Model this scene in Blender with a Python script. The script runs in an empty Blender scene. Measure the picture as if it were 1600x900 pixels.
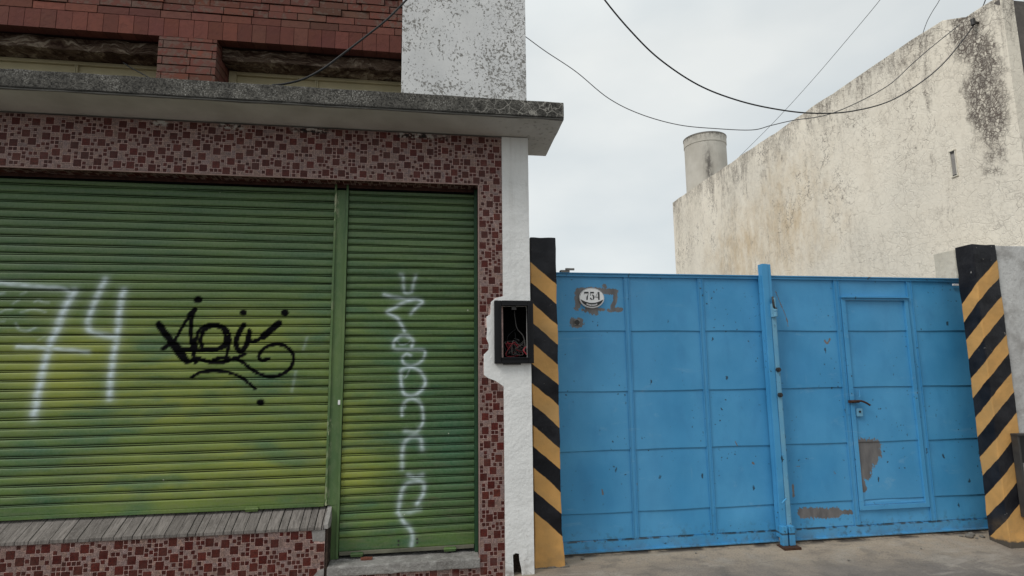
import bpy, bmesh, math, random
import numpy as np
from mathutils import Matrix, Vector
random.seed(7); RNG = np.random.default_rng(7)
SC = bpy.context.scene; COL = SC.collection
R = math.radians
# ---------------------------------------------------------------- numbers measured for the place (metres)
CAM_R = [(0.988313, -0.152066, -0.010687), (-0.010812, -0.139848, 0.990114), (0.152057, 0.978426, 0.139858)]
CAM_F = 903.04
WHITE = [(0.015, 0.75, [(-3.283, 2.307), (-3.108, 2.294), (-2.93, 2.276), (-2.772, 2.263), (-2.689, 2.229)]), (0.0245, 0.95, [(-2.681, 2.239), (-2.736, 2.104), (-2.768, 1.966), (-2.808, 1.819), (-2.836, 1.65), (-2.856, 1.483), (-2.866, 1.365), (-2.868, 1.295)]), (0.0136, 0.85, [(-3.025, 1.81), (-2.886, 1.805), (-2.708, 1.789), (-2.537, 1.769)]), (0.0204, 0.85, [(-2.465, 2.327), (-2.51, 2.206), (-2.546, 2.09), (-2.56, 1.981), (-2.528, 1.926), (-2.449, 1.902), (-2.348, 1.882)]), (0.0217, 0.9, [(-2.326, 2.243), (-2.343, 2.116), (-2.346, 1.916), (-2.358, 1.719), (-2.365, 1.524), (-2.361, 1.418)]), (0.0068, 0.3, [(-3.172, 2.072), (-3.14, 2.092), (-3.097, 2.097)]), (0.0068, 0.35, [(-3.033, 2.073), (-2.966, 2.098), (-2.912, 2.093), (-2.867, 2.079)]), (0.0068, 0.4, [(-3.06, 1.99), (-3.03, 1.946), (-2.976, 1.931), (-2.922, 1.956)]), (0.0068, 0.3, [(-3.093, 2.146), (-3.06, 2.171)]), (0.0068, 0.35, [(-2.945, 2.162), (-2.92, 2.172), (-2.892, 2.158), (-2.847, 2.153)]), (0.0068, 0.3, [(-3.043, 2.216), (-3.014, 2.231)]), (0.0068, 0.25, [(-3.166, 2.004), (-3.14, 2.009)]), (0.0068, 0.25, [(-2.891, 1.858), (-2.849, 1.887)]), (0.0082, 0.35, [(-3.213, 2.214), (-3.162, 2.224)]), (0.0082, 0.25, [(-0.927, 1.878), (-0.954, 1.785)]), (0.0082, 0.25, [(-1.006, 1.606), (-1.029, 1.444)]), (0.0118, 0.55, [(-0.191, 2.403), (-0.168, 2.392), (-0.166, 2.321), (-0.154, 2.258), (-0.123, 2.25), (-0.093, 2.266), (-0.082, 2.322), (-0.063, 2.393)]), (0.0118, 0.77, [(-0.321, 2.237), (-0.253, 2.218), (-0.161, 2.203), (-0.069, 2.2), (-0.015, 2.188), (-0.007, 2.169), (-0.053, 2.133), (-0.098, 2.078)]), (0.0118, 0.8250000000000001, [(-0.069, 2.196), (-0.145, 2.18), (-0.228, 2.132), (-0.296, 2.093), (-0.258, 2.066), (-0.204, 2.031), (-0.173, 1.977), (-0.149, 1.931)]), (0.0063, 0.49500000000000005, [(-0.211, 1.861), (-0.185, 1.817), (-0.124, 1.825), (-0.098, 1.861), (-0.133, 1.879)]), (0.0063, 0.44000000000000006, [(-0.138, 1.623), (-0.163, 1.571), (-0.137, 1.544), (-0.103, 1.605)]), (0.0072, 0.44000000000000006, [(-0.151, 1.345), (-0.133, 1.311), (-0.159, 1.285)]), (0.0063, 0.385, [(-0.056, 1.369), (-0.031, 1.386), (-0.013, 1.351), (0.009, 1.316)]), (0.0118, 0.8250000000000001, [(-0.236, 1.79), (-0.233, 1.843), (-0.186, 1.888), (-0.125, 1.892), (-0.08, 1.852), (-0.088, 1.799)]), (0.01, 0.77, [(-0.227, 1.777), (-0.123, 1.772), (-0.035, 1.772), (0.018, 1.763), (0.014, 1.709), (-0.034, 1.657), (-0.095, 1.64), (-0.147, 1.658), (-0.165, 1.702), (-0.131, 1.737), (-0.096, 1.724)]), (0.0118, 0.8250000000000001, [(-0.172, 1.562), (-0.168, 1.606), (-0.095, 1.627), (-0.024, 1.595), (0.02, 1.534), (0.021, 1.472), (-0.031, 1.417), (-0.091, 1.396), (-0.144, 1.414), (-0.166, 1.475), (-0.176, 1.562)]), (0.0109, 0.7150000000000001, [(-0.158, 1.243), (-0.159, 1.303), (-0.117, 1.362), (-0.056, 1.365), (-0.004, 1.317), (0.01, 1.247), (0.011, 1.187), (-0.01, 1.137)]), (0.0152, 0.49500000000000005, [(-0.132, 1.117), (-0.048, 1.103), (-0.0, 1.155)]), (0.0152, 0.66, [(-0.152, 0.817), (-0.153, 0.922), (-0.14, 1.016), (-0.084, 1.068), (-0.011, 1.054), (0.008, 0.964)]), (0.0152, 0.66, [(-0.103, 0.763), (-0.044, 0.745), (0.01, 0.758)]), (0.0152, 0.7150000000000001, [(-0.176, 0.483), (-0.165, 0.574), (-0.132, 0.676), (-0.055, 0.714), (0.017, 0.7), (0.018, 0.612), (-0.029, 0.533)]), (0.014, 0.44000000000000006, [(-0.187, 0.478), (-0.087, 0.476), (-0.005, 0.498)]), (0.014, 0.77, [(-0.17, 0.471), (-0.133, 0.401), (-0.086, 0.353), (-0.061, 0.295), (-0.07, 0.218)])]
BLACK = [(0.0246, 1, [(-2.052, 1.983), (-1.983, 1.889), (-1.903, 1.802), (-1.827, 1.695)]), (0.0109, 1, [(-1.929, 1.855), (-1.876, 1.97), (-1.829, 2.058)]), (0.0188, 1, [(-1.829, 2.058), (-1.796, 2.099)]), (0.0145, 1, [(-1.807, 2.078), (-1.815, 1.949), (-1.797, 1.815), (-1.761, 1.688)]), (0.0159, 1, [(-2.008, 1.792), (-1.954, 1.826), (-1.877, 1.794), (-1.764, 1.781), (-1.663, 1.785), (-1.563, 1.803), (-1.524, 1.841)]), (0.0145, 1, [(-1.737, 1.855), (-1.722, 1.929), (-1.655, 1.97), (-1.583, 1.95), (-1.552, 1.881), (-1.57, 1.814), (-1.638, 1.78), (-1.714, 1.794), (-1.737, 1.855)]), (0.0116, 1, [(-1.771, 1.788), (-1.77, 1.882), (-1.737, 1.956), (-1.65, 1.988), (-1.558, 1.956), (-1.52, 1.881), (-1.527, 1.8), (-1.544, 1.706)]), (0.0159, 1, [(-1.887, 1.748), (-1.821, 1.688), (-1.76, 1.721), (-1.696, 1.698), (-1.606, 1.677), (-1.525, 1.695)]), (0.013, 1, [(-1.633, 1.709), (-1.558, 1.722), (-1.481, 1.712), (-1.4, 1.748)]), (0.0188, 1, [(-1.418, 1.984), (-1.462, 1.895), (-1.472, 1.827), (-1.439, 1.77), (-1.396, 1.813), (-1.373, 1.922)]), (0.0145, 1, [(-1.374, 1.936), (-1.376, 1.867), (-1.334, 1.851), (-1.27, 1.884)]), (0.0246, 1, [(-1.27, 1.884), (-1.151, 1.994)]), (0.0261, 1, [(-1.778, 2.177), (-1.772, 2.177)]), (0.0217, 1, [(-1.432, 2.076), (-1.425, 2.076)]), (0.0246, 1, [(-1.112, 2.077), (-1.104, 2.077)]), (0.0246, 1, [(-1.264, 1.365), (-1.259, 1.365)]), (0.013, 1, [(-1.221, 1.711), (-1.268, 1.697), (-1.295, 1.724), (-1.272, 1.778), (-1.215, 1.816), (-1.137, 1.826), (-1.063, 1.788), (-1.027, 1.715), (-1.05, 1.634), (-1.113, 1.583), (-1.191, 1.565), (-1.269, 1.582), (-1.349, 1.63), (-1.416, 1.685), (-1.481, 1.719)]), (0.0116, 1, [(-1.782, 1.568), (-1.716, 1.606), (-1.603, 1.615), (-1.5, 1.598), (-1.409, 1.557), (-1.356, 1.516), (-1.309, 1.469)]), (0.0159, 1, [(-1.968, 1.842), (-1.886, 1.742), (-1.827, 1.684)]), (0.0145, 1, [(-1.781, 1.748), (-1.764, 1.681)])]
BARE = [(0.0257, 1, [(1.422, 2.315), (1.418, 2.177)]), (0.0257, 1, [(1.434, 2.315), (1.558, 2.328), (1.681, 2.318), (1.787, 2.313)]), (0.02, 1, [(1.675, 2.312), (1.775, 2.313), (1.778, 2.228), (1.75, 2.155), (1.781, 2.144), (1.831, 2.144)]), (0.0172, 0.9, [(1.677, 2.372), (1.689, 2.354)]), (0.0372, 1, [(1.528, 2.154), (1.582, 2.131)]), (0.0143, 0.8, [(1.387, 2.159), (1.411, 2.142)]), (0.0143, 0.7, [(1.46, 2.142), (1.49, 2.13)]), (0.0143, 0.8, [(1.62, 2.143), (1.669, 2.143)]), (0.0143, 0.9, [(1.706, 2.137), (1.743, 2.131)]), (0.0429, 1, [(1.384, 2.023), (1.42, 2.023)]), (0.0686, 1, [(4.176, 0.833), (4.341, 0.822)]), (0.0686, 1, [(4.169, 0.767), (4.348, 0.762)]), (0.0458, 1, [(4.216, 0.694), (4.328, 0.702)]), (0.0686, 1, [(4.2, 0.671), (4.239, 0.646)]), (0.0458, 1, [(4.184, 0.588), (4.23, 0.563)]), (0.0286, 1, [(4.163, 0.518), (4.188, 0.434)]), (0.0429, 1, [(3.521, 0.248), (3.764, 0.231), (3.884, 0.231)]), (0.02, 0.9, [(3.884, 0.237), (4.031, 0.225)]), (0.0086, 0.9, [(3.911, 1.851), (3.936, 1.82), (3.968, 1.863)]), (0.0057, 0.8, [(3.423, 2.335), (3.468, 2.209), (3.512, 2.083), (3.525, 1.989)]), (0.0114, 0.8, [(3.451, 0.499), (3.449, 0.401)]), (0.0086, 0.9, [(4.143, 1.655), (4.146, 1.612)]), (0.0086, 0.8, [(1.596, 0.534), (1.601, 0.495)]), (0.01, 0.8, [(3.064, 0.715), (3.076, 0.703)]), (0.0057, 0.7, [(1.887, 1.226), (1.903, 1.18)]), (0.0057, 0.6, [(1.92, 0.576), (1.935, 0.503)]), (0.0057, 0.7, [(2.898, 0.912), (2.915, 0.871)]), (0.0057, 0.7, [(3.472, 0.672), (3.538, 0.664)]), (0.0057, 0.7, [(3.881, 0.617), (3.898, 0.587)])]
PATCH = [(0.662, 2.208), (0.597, 2.191), (0.559, 2.159), (0.553, 2.057), (0.521, 2.036), (0.521, 1.972), (0.526, 1.93), (0.52, 1.856), (0.541, 1.803), (0.536, 1.761), (0.498, 1.725), (0.498, 1.559), (0.534, 1.533), (0.592, 1.511), (0.66, 1.464)]
CAB_A = [(1.024, 3.533, 4.467), (1.145, 3.57, 4.297), (1.243, 3.6, 4.171), (1.447, 3.662, 3.994), (1.688, 3.736, 3.838), (2.031, 3.841, 3.716), (2.406, 3.955, 3.673), (2.814, 4.08, 3.682), (3.263, 4.217, 3.734), (3.762, 4.369, 3.852), (4.326, 4.541, 4.067), (4.866, 4.706, 4.383), (5.292, 4.836, 4.691), (5.702, 4.962, 5.056), (5.956, 5.039, 5.305), (6.121, 5.089, 5.505), (6.284, 5.139, 5.734), (6.419, 5.18, 6.056)]
CAB_B = [(0.835, 5.618, 5.25), (1.05, 5.6, 5.089), (1.252, 5.583, 4.935), (1.573, 5.556, 4.712), (1.906, 5.529, 4.426), (2.241, 5.501, 4.255), (2.648, 5.467, 4.143), (3.061, 5.432, 4.108), (3.445, 5.4, 4.101), (3.66, 5.382, 4.156), (3.913, 5.361, 4.219), (4.276, 5.331, 4.284), (4.652, 5.299, 4.439), (5.039, 5.267, 4.656), (5.326, 5.243, 4.905), (5.615, 5.219, 5.142), (5.95, 5.191, 5.4)]
CAB_C = [(6.049, 5.833, 6.675), (6.1, 6.383, 6.525), (6.172, 7.161, 6.378), (6.259, 8.101, 6.221), (6.365, 9.257, 6.074), (6.514, 10.865, 5.941)]
CAB_D = [(6.087, 5.339, 6.221), (6.093, 5.424, 6.068), (6.1, 5.534, 5.946), (6.107, 5.649, 5.872), (6.114, 5.748, 5.793), (6.12, 5.847, 5.658)]
CAB_E = [(0.184, 4.617, 5.129), (-0.034, 4.607, 4.886), (-0.167, 4.6, 4.72), (-0.322, 4.592, 4.525), (-0.5, 4.584, 4.343), (-0.674, 4.575, 4.171), (-0.819, 4.568, 4.033), (-0.963, 4.561, 3.931), (-1.107, 4.554, 3.874), (-1.202, 4.549, 3.854)]
CAB_F = [(-2.465, 4.897, 4.143), (-2.396, 4.882, 4.095), (-2.323, 4.867, 4.053), (-2.233, 4.848, 3.999), (-2.2, 4.84, 3.975)]
TANK = (6.6, 12.3, 0.48)
# ---------------------------------------------------------------- camera
cam = bpy.data.cameras.new('camera'); cam.sensor_width = 36; cam.lens = CAM_F*36/1600
cam.clip_start = .05; cam.clip_end = 2000
co = bpy.data.objects.new('camera', cam); COL.objects.link(co); SC.camera = co
_r, _u, _f = [Vector(v) for v in CAM_R]
co.matrix_world = Matrix(((_r.x, _u.x, -_f.x, 0), (_r.y, _u.y, -_f.y, 0), (_r.z, _u.z, -_f.z, 1.6), (0, 0, 0, 1)))
# ---------------------------------------------------------------- world and sun
SUN_EL, SUN_AZ = 45, 243       # azimuth clockwise from +Y (behind and to the left of the viewer)
SUN_E, EXPO = 1.5, 0.17
w = bpy.data.worlds.new('World'); SC.world = w; w.use_nodes = True
wt = w.node_tree; wt.nodes.clear()
def wn(t, **k):
    n = wt.nodes.new(t)
    for a, b in k.items(): setattr(n, a, b)
    return n
sky = wn('ShaderNodeTexSky', sky_type='NISHITA', sun_disc=False, sun_elevation=R(SUN_EL), sun_rotation=R(SUN_AZ))
skb = wn('ShaderNodeVectorMath', operation='SCALE'); skb.inputs['Scale'].default_value = .10
wt.links.new(sky.outputs[0], skb.inputs[0])
tc = wn('ShaderNodeTexCoord')
mp = wn('ShaderNodeMapping'); mp.inputs['Scale'].default_value = (1.2, 1.2, 2.6)
wt.links.new(tc.outputs['Generated'], mp.inputs[0])
nz = wn('ShaderNodeTexNoise'); nz.inputs['Scale'].default_value = 2.3; nz.inputs['Detail'].default_value = 5; nz.inputs['Roughness'].default_value = .45
wt.links.new(mp.outputs[0], nz.inputs['Vector'])
cr = wn('ShaderNodeValToRGB'); e = cr.color_ramp.elements
e[0].position = .34; e[0].color = (.60, .645, .655, 1); e[1].position = .64; e[1].color = (.765, .785, .765, 1)
wt.links.new(nz.outputs[0], cr.inputs[0])
# the cloud sheet is thinner (brighter) towards one side of the sky
dt = wn('ShaderNodeVectorMath', operation='DOT_PRODUCT'); dt.inputs[1].default_value = (.02, .96, .28)
wt.links.new(tc.outputs['Generated'], dt.inputs[0])
mr = wn('ShaderNodeMapRange'); mr.inputs['From Min'].default_value = .55; mr.inputs['From Max'].default_value = 1.0
mr.inputs['To Min'].default_value = .92; mr.inputs['To Max'].default_value = 1.08
wt.links.new(dt.outputs['Value'], mr.inputs[0])
ml = wn('ShaderNodeVectorMath', operation='SCALE'); wt.links.new(cr.outputs[0], ml.inputs[0]); wt.links.new(mr.outputs[0], ml.inputs['Scale'])
# an overcast sky is brightest overhead
sx = wn('ShaderNodeSeparateXYZ'); wt.links.new(tc.outputs['Generated'], sx.inputs[0])
mz = wn('ShaderNodeMapRange'); mz.inputs['From Min'].default_value = .5; mz.inputs['From Max'].default_value = 1.0; mz.inputs['To Min'].default_value = 1.0; mz.inputs['To Max'].default_value = 1.6
wt.links.new(sx.outputs['Z'], mz.inputs[0]); m2 = wn('ShaderNodeVectorMath', operation='SCALE'); wt.links.new(ml.outputs[0], m2.inputs[0]); wt.links.new(mz.outputs[0], m2.inputs['Scale']); ml = m2
mx = wn('ShaderNodeMix', data_type='RGBA'); mx.inputs[0].default_value = .88
wt.links.new(skb.outputs[0], mx.inputs[6]); wt.links.new(ml.outputs[0], mx.inputs[7])
bg = wn('ShaderNodeBackground'); bg.inputs[1].default_value = 1.0
wt.links.new(mx.outputs[2], bg.inputs[0]); wo = wn('ShaderNodeOutputWorld'); wt.links.new(bg.outputs[0], wo.inputs[0])
sl = bpy.data.lights.new('sun', 'SUN'); sl.energy = SUN_E; sl.angle = R(22); sl.color = (1, .965, .92)
so = bpy.data.objects.new('sun', sl); COL.objects.link(so)
sd = Vector((math.sin(R(SUN_AZ))*math.cos(R(SUN_EL)), math.cos(R(SUN_AZ))*math.cos(R(SUN_EL)), math.sin(R(SUN_EL))))
so.rotation_euler = sd.to_track_quat('Z', 'Y').to_euler(); so.location = (-3, -8, 12)
SC.view_settings.view_transform = 'Standard'; SC.view_settings.look = 'None'; SC.view_settings.gamma = 1
SC.view_settings.use_curve_mapping = False; SC.view_settings.exposure = EXPO

# ---------------------------------------------------------------- node helper
class M:
    def __init__(s, name, rough=.8, spec=.3):
        s.m = bpy.data.materials.new(name); s.m.use_nodes = True; s.t = s.m.node_tree
        s.b = s.t.nodes['Principled BSDF']; s.b.inputs['Roughness'].default_value = rough
        s.b.inputs['Specular IOR Level'].default_value = spec
        s.pos = s.n('ShaderNodeTexCoord').outputs['Object']
    def n(s, t, **k):
        x = s.t.nodes.new(t)
        for a, b in k.items(): setattr(x, a, b)
        return x
    def put(s, v, sock):
        if isinstance(v, bpy.types.NodeSocket): s.t.links.new(v, sock)
        elif isinstance(v, (int, float)) and sock.type == 'RGBA': sock.default_value = (v, v, v, 1)
        elif isinstance(v, tuple) and len(v) == 3 and sock.type == 'RGBA': sock.default_value = (*v, 1)
        else: sock.default_value = v
    def noise(s, sc, det=4, ro=.55, vec=None, stretch=None, dist=0, out=0):
        v = vec or s.pos
        if stretch: mpn = s.n('ShaderNodeMapping'); mpn.inputs['Scale'].default_value = stretch; s.put(v, mpn.inputs[0]); v = mpn.outputs[0]
        x = s.n('ShaderNodeTexNoise'); x.inputs['Scale'].default_value = sc; x.inputs['Detail'].default_value = det
        x.inputs['Roughness'].default_value = ro; x.inputs['Distortion'].default_value = dist
        s.put(v, x.inputs['Vector']); return x.outputs[out]
    def vor(s, sc, feature='DISTANCE_TO_EDGE', vec=None, rnd=1, out='Distance', stretch=None):
        v = vec or s.pos
        if stretch: mpn = s.n('ShaderNodeMapping'); mpn.inputs['Scale'].default_value = stretch; s.put(v, mpn.inputs[0]); v = mpn.outputs[0]
        x = s.n('ShaderNodeTexVoronoi', feature=feature); x.inputs['Scale'].default_value = sc; x.inputs['Randomness'].default_value = rnd
        s.put(v, x.inputs['Vector']); return x.outputs[out]
    def warp(s, amt, sc=3, det=3):
        c = s.noise(sc, det, out=1)
        a = s.n('ShaderNodeVectorMath', operation='SUBTRACT'); s.put(c, a.inputs[0]); a.inputs[1].default_value = (.5, .5, .5)
        b = s.n('ShaderNodeVectorMath', operation='SCALE'); s.put(a.outputs[0], b.inputs[0]); b.inputs['Scale'].default_value = amt
        d = s.n('ShaderNodeVectorMath', operation='ADD'); s.put(s.pos, d.inputs[0]); s.put(b.outputs[0], d.inputs[1]); return d.outputs[0]
    def math(s, op, a, b=0, c=0, clamp=False):
        x = s.n('ShaderNodeMath', operation=op, use_clamp=clamp); s.put(a, x.inputs[0]); s.put(b, x.inputs[1]); s.put(c, x.inputs[2]); return x.outputs[0]
    def rng(s, v, a, b, c=0, d=1, smooth=False):
        x = s.n('ShaderNodeMapRange', clamp=True, interpolation_type='SMOOTHSTEP' if smooth else 'LINEAR'); s.put(v, x.inputs[0])
        for i, q in enumerate((a, b, c, d)): s.put(q, x.inputs[i+1])
        return x.outputs[0]
    def mix(s, f, a, b, mode='MIX'):
        x = s.n('ShaderNodeMix', data_type='RGBA', blend_type=mode); s.put(f, x.inputs[0]); s.put(a, x.inputs[6]); s.put(b, x.inputs[7]); return x.outputs[2]
    def xyz(s):
        x = s.n('ShaderNodeSeparateXYZ'); s.put(s.pos, x.inputs[0]); return x.outputs
    def attr(s, nm, out='Fac'): return s.n('ShaderNodeAttribute', attribute_name=nm).outputs[out]
    def bump(s, h, strength=.5, dist=.01):
        x = s.n('ShaderNodeBump'); x.inputs['Strength'].default_value = strength; x.inputs['Distance'].default_value = dist
        s.put(h, x.inputs['Height']); s.t.links.new(x.outputs[0], s.b.inputs['Normal'])
    def done(s, col, rough=None, metal=None):
        s.put(col, s.b.inputs['Base Color'])
        if rough is not None: s.put(rough, s.b.inputs['Roughness'])
        if metal is not None: s.put(metal, s.b.inputs['Metallic'])
        return s.m
def blob(m, o, cy, cz, ry, rz, ya='Y'):
    a = m.math('DIVIDE', m.math('SUBTRACT', o[ya], cy), ry); b = m.math('DIVIDE', m.math('SUBTRACT', o['Z'], cz), rz)
    d = m.math('SQRT', m.math('ADD', m.math('MULTIPLY', a, a), m.math('MULTIPLY', b, b)))
    return m.math('SUBTRACT', 1, d)      # 1 at the centre, 0 at the rim, negative outside

# ---------------------------------------------------------------- materials
def mat_tile():
    m = M('mosaic_tile', .5, .25); o = m.xyz()
    c = m.attr('col', 'Color'); n = m.noise(14, 5); f = m.noise(160, 3)
    c = m.mix(m.rng(f, .42, .62, 0, .8), c, m.mix(1, c, (.42, .40, .40), 'MULTIPLY')); c = m.mix(m.rng(m.noise(62, 3, .7), .47, .60, 0, .75), c, m.mix(1, c, (1.55, 1.5, 1.45), 'MULTIPLY'))
    c = m.mix(m.rng(n, .45, .75, 0, .16), c, (.17, .125, .105))
    # cement smears low down and a smeared strip under the canopy
    lowz = m.math('ADD', m.rng(o['Z'], .0, .20, .32, 0), 0)
    c = m.mix(m.math('MULTIPLY', m.rng(m.noise(5, 5), .5, .62), lowz), c, (.24, .20, .185))
    st = m.rng(o['Z'], 3.545, 3.565); sp = m.rng(m.noise(2.3, 2, stretch=(1, 1, .3)), .48, .54)
    frag = m.noise(26, 4, stretch=(1, 1, 1.6))
    c = m.mix(m.math('MULTIPLY', st, m.math('MULTIPLY', sp, m.rng(frag, .50, .54))), c, (.42, .40, .37))
    c = m.mix(m.math('MULTIPLY', st, m.math('MULTIPLY', sp, m.rng(frag, .47, .43))), c, (.015, .013, .012))
    m.bump(m.math('ADD', f, m.math('MULTIPLY', n, .5)), .25, .002)
    return m.done(c, m.rng(f, .3, .7, .38, .6))
def mat_green():
    m = M('green_shutter_paint', .5, .4); o = m.xyz()
    wv = m.warp(.25, 1.2)
    n1 = m.noise(1.1, 3, .5, stretch=(.8, 1, 2.2)); n2 = m.noise(2.6, 4, .6, stretch=(.6, 1, 4.5)); n3 = m.noise(9, 4, stretch=(.5, 1, 8)); nf = m.noise(60, 4)
    c = m.mix(m.rng(n2, .38, .62), (.046, .104, .030), (.094, .165, .036))
    yb = m.math('MAXIMUM', blob(m, o, -2.1, 1.65, 2.0, .75, 'X'), m.math('MAXIMUM', blob(m, o, -.52, .95, .42, .75, 'X'), m.math('MULTIPLY', blob(m, o, -1.7, .85, 1.6, .4, 'X'), .8)))
    yy = m.math('MULTIPLY', m.rng(yb, .0, .65), m.rng(m.math('ADD', n1, m.math('MULTIPLY', n3, .35)), .50, .80))
    c = m.mix(m.math('MULTIPLY', yy, .95), c, (.250, .285, .040))
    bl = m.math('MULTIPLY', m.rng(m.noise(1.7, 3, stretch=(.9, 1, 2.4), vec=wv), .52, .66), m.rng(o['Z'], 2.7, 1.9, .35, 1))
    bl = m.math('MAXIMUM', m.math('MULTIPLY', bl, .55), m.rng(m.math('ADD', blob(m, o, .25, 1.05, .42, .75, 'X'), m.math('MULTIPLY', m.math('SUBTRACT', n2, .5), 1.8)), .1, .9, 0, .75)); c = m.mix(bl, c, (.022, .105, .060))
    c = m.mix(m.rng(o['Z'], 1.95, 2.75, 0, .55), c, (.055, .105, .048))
    # shade of the slat grooves painted into the colour, then dust and rust flecks
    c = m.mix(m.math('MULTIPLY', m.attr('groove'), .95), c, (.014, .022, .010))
    rf = m.math('MULTIPLY', m.rng(m.noise(7, 5, .7, stretch=(1, 1, 14)), .665, .70), m.rng(m.noise(1.3, 2), .45, .55))
    c = m.mix(m.math('MULTIPLY', rf, .8), c, (.09, .045, .02))
    pale = m.rng(m.vor(5, 'F1'), .035, .022); pale = m.math('MULTIPLY', pale, m.rng(m.noise(2, 1), .5, .55))
    c = m.mix(m.math('MULTIPLY', pale, .9), c, (.62, .62, .5))
    c = m.mix(m.rng(nf, .35, .75, 0, .18), c, (.25, .28, .2))
    dust = m.math('MULTIPLY', m.rng(m.noise(5, 5, .7, stretch=(1, 1, 5)), .50, .66, 0, .35), m.rng(o['Z'], 1.2, .3, .25, 1)); c = m.mix(dust, c, (.16, .15, .095))
    ga = m.attr('groove'); c = m.mix(m.math('MULTIPLY', m.attr('wpaint'), m.rng(ga, .3, 1, 1.0, .2)), c, (.58, .68, .72))
    c = m.mix(m.attr('bpaint'), c, (.004, .004, .005))
    m.bump(m.math('ADD', nf, m.math('MULTIPLY', n3, .6)), .15, .003)
    m.put(m.rng(m.attr('bpaint'), 0, 1, .4, .03), m.b.inputs['Specular IOR Level'])
    return m.done(c, m.mix(m.attr('bpaint'), m.rng(nf, .3, .7, .42, .6), .75))
def mat_mull():
    m = M('mullion_green_paint', .5, .35); o = m.xyz(); n = m.noise(4, 5, .6, stretch=(1, 1, .35)); f = m.noise(22, 5, .7, stretch=(1, 1, .4))
    c = m.mix(m.rng(n, .35, .68), (.065, .125, .048), (.115, .180, .060))
    e_ = m.math('MULTIPLY', m.rng(o['X'], -.700, -.738), m.rng(m.noise(1.4, 3), .42, .56))
    c = m.mix(m.math('MULTIPLY', m.rng(f, .50, .56), m.math('MAXIMUM', e_, .06)), c, (.36, .38, .24)); c = m.mix(m.math('MULTIPLY', m.rng(f, .60, .64), e_), c, (.07, .03, .015))
    m.bump(f, .3, .003); return m.done(c)
def mat_blue(name='blue_gate_paint', pale=0.0):
    m = M(name, .45, .4); o = m.xyz()
    n = m.noise(1.6, 4); n2 = m.noise(6, 5, stretch=(1, 1, .5)); nf = m.noise(70, 3)
    c = m.mix(m.rng(n, .35, .65), (.048, .268, .520), (.075, .325, .590))
    c = m.mix(m.rng(n2, .50, .72, 0, .35), c, (.033, .195, .42))
    if pale: c = m.mix(m.math('MULTIPLY', m.rng(n2, .30, .55, .4, 1), pale), c, (.22, .42, .50))
    fd = m.rng(m.noise(.8, 4, .6, stretch=(1, 1, .6)), .46, .66, 0, .35); c = m.mix(fd, c, (.105, .345, .60)); wp = m.rng(m.noise(3.5, 6, .75, stretch=(.5, 1, 1.6), dist=1.2), .60, .68, 0, .30); c = m.mix(wp, c, (.20, .40, .58))
    sc = m.rng(m.noise(20, 3, .6, stretch=(1, 1, .12)), .68, .74, 0, .4); c = m.mix(sc, c, (.12, .33, .55))
    # chips: rust dots gathered in clusters
    cl = m.rng(m.noise(2.4, 3), .52, .60)
    d = m.vor(21, 'F1', vec=m.warp(.05, 22)); ch = m.math('MULTIPLY', m.rng(d, .22, .13), m.math('MULTIPLY', cl, m.rng(m.noise(21, 2), .50, .54)))
    d2 = m.vor(5, 'F1', vec=m.warp(.05, 26), stretch=(1.6, 1, .7)); ch = m.math('MAXIMUM', ch, m.math('MULTIPLY', m.rng(d2, .10, .075), m.rng(m.noise(3.1, 2), .50, .53)))
    c = m.mix(m.math('MULTIPLY', ch, .92), c, (.022, .050, .075))
    for zc in (.104,):
        ln = m.math('MULTIPLY', m.rng(m.math('ABSOLUTE', m.math('SUBTRACT', o['Z'], zc)), .011, .005), m.rng(m.noise(11, 4, stretch=(1, 1, .2)), .45, .53)); c = m.mix(m.math('MULTIPLY', ln, .85), c, (.030, .035, .035))
    gr = m.math('MULTIPLY', m.rng(m.noise(13, 5, .7), .54, .64), m.rng(o['Z'], .22, .10, 0, .6)); c = m.mix(gr, c, (.05, .11, .15))
    br = m.attr('bare'); edge = m.noise(48, 5, .72, stretch=(1, 1, .45))
    bm = m.rng(m.math('ADD', br, m.math('MULTIPLY', m.math('SUBTRACT', edge, .5), 1.9)), .47, .52)
    mc = m.mix(m.rng(m.noise(16, 5, stretch=(1, 1, .35)), .35, .7), (.115, .110, .112), (.195, .185, .182))
    c = m.mix(bm, c, mc)
    c = m.mix(m.math('MULTIPLY', m.rng(o['Z'], .14, .02, 0, .5), m.rng(m.noise(9, 5), .4, .7)), c, (.12, .13, .12))
    m.bump(m.math('ADD', m.math('MULTIPLY', n2, 1.6), m.math('SUBTRACT', m.math('MULTIPLY', nf, .25), bm)), .25, .006)
    return m.done(c, m.rng(nf, .3, .7, .40, .52))
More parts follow.
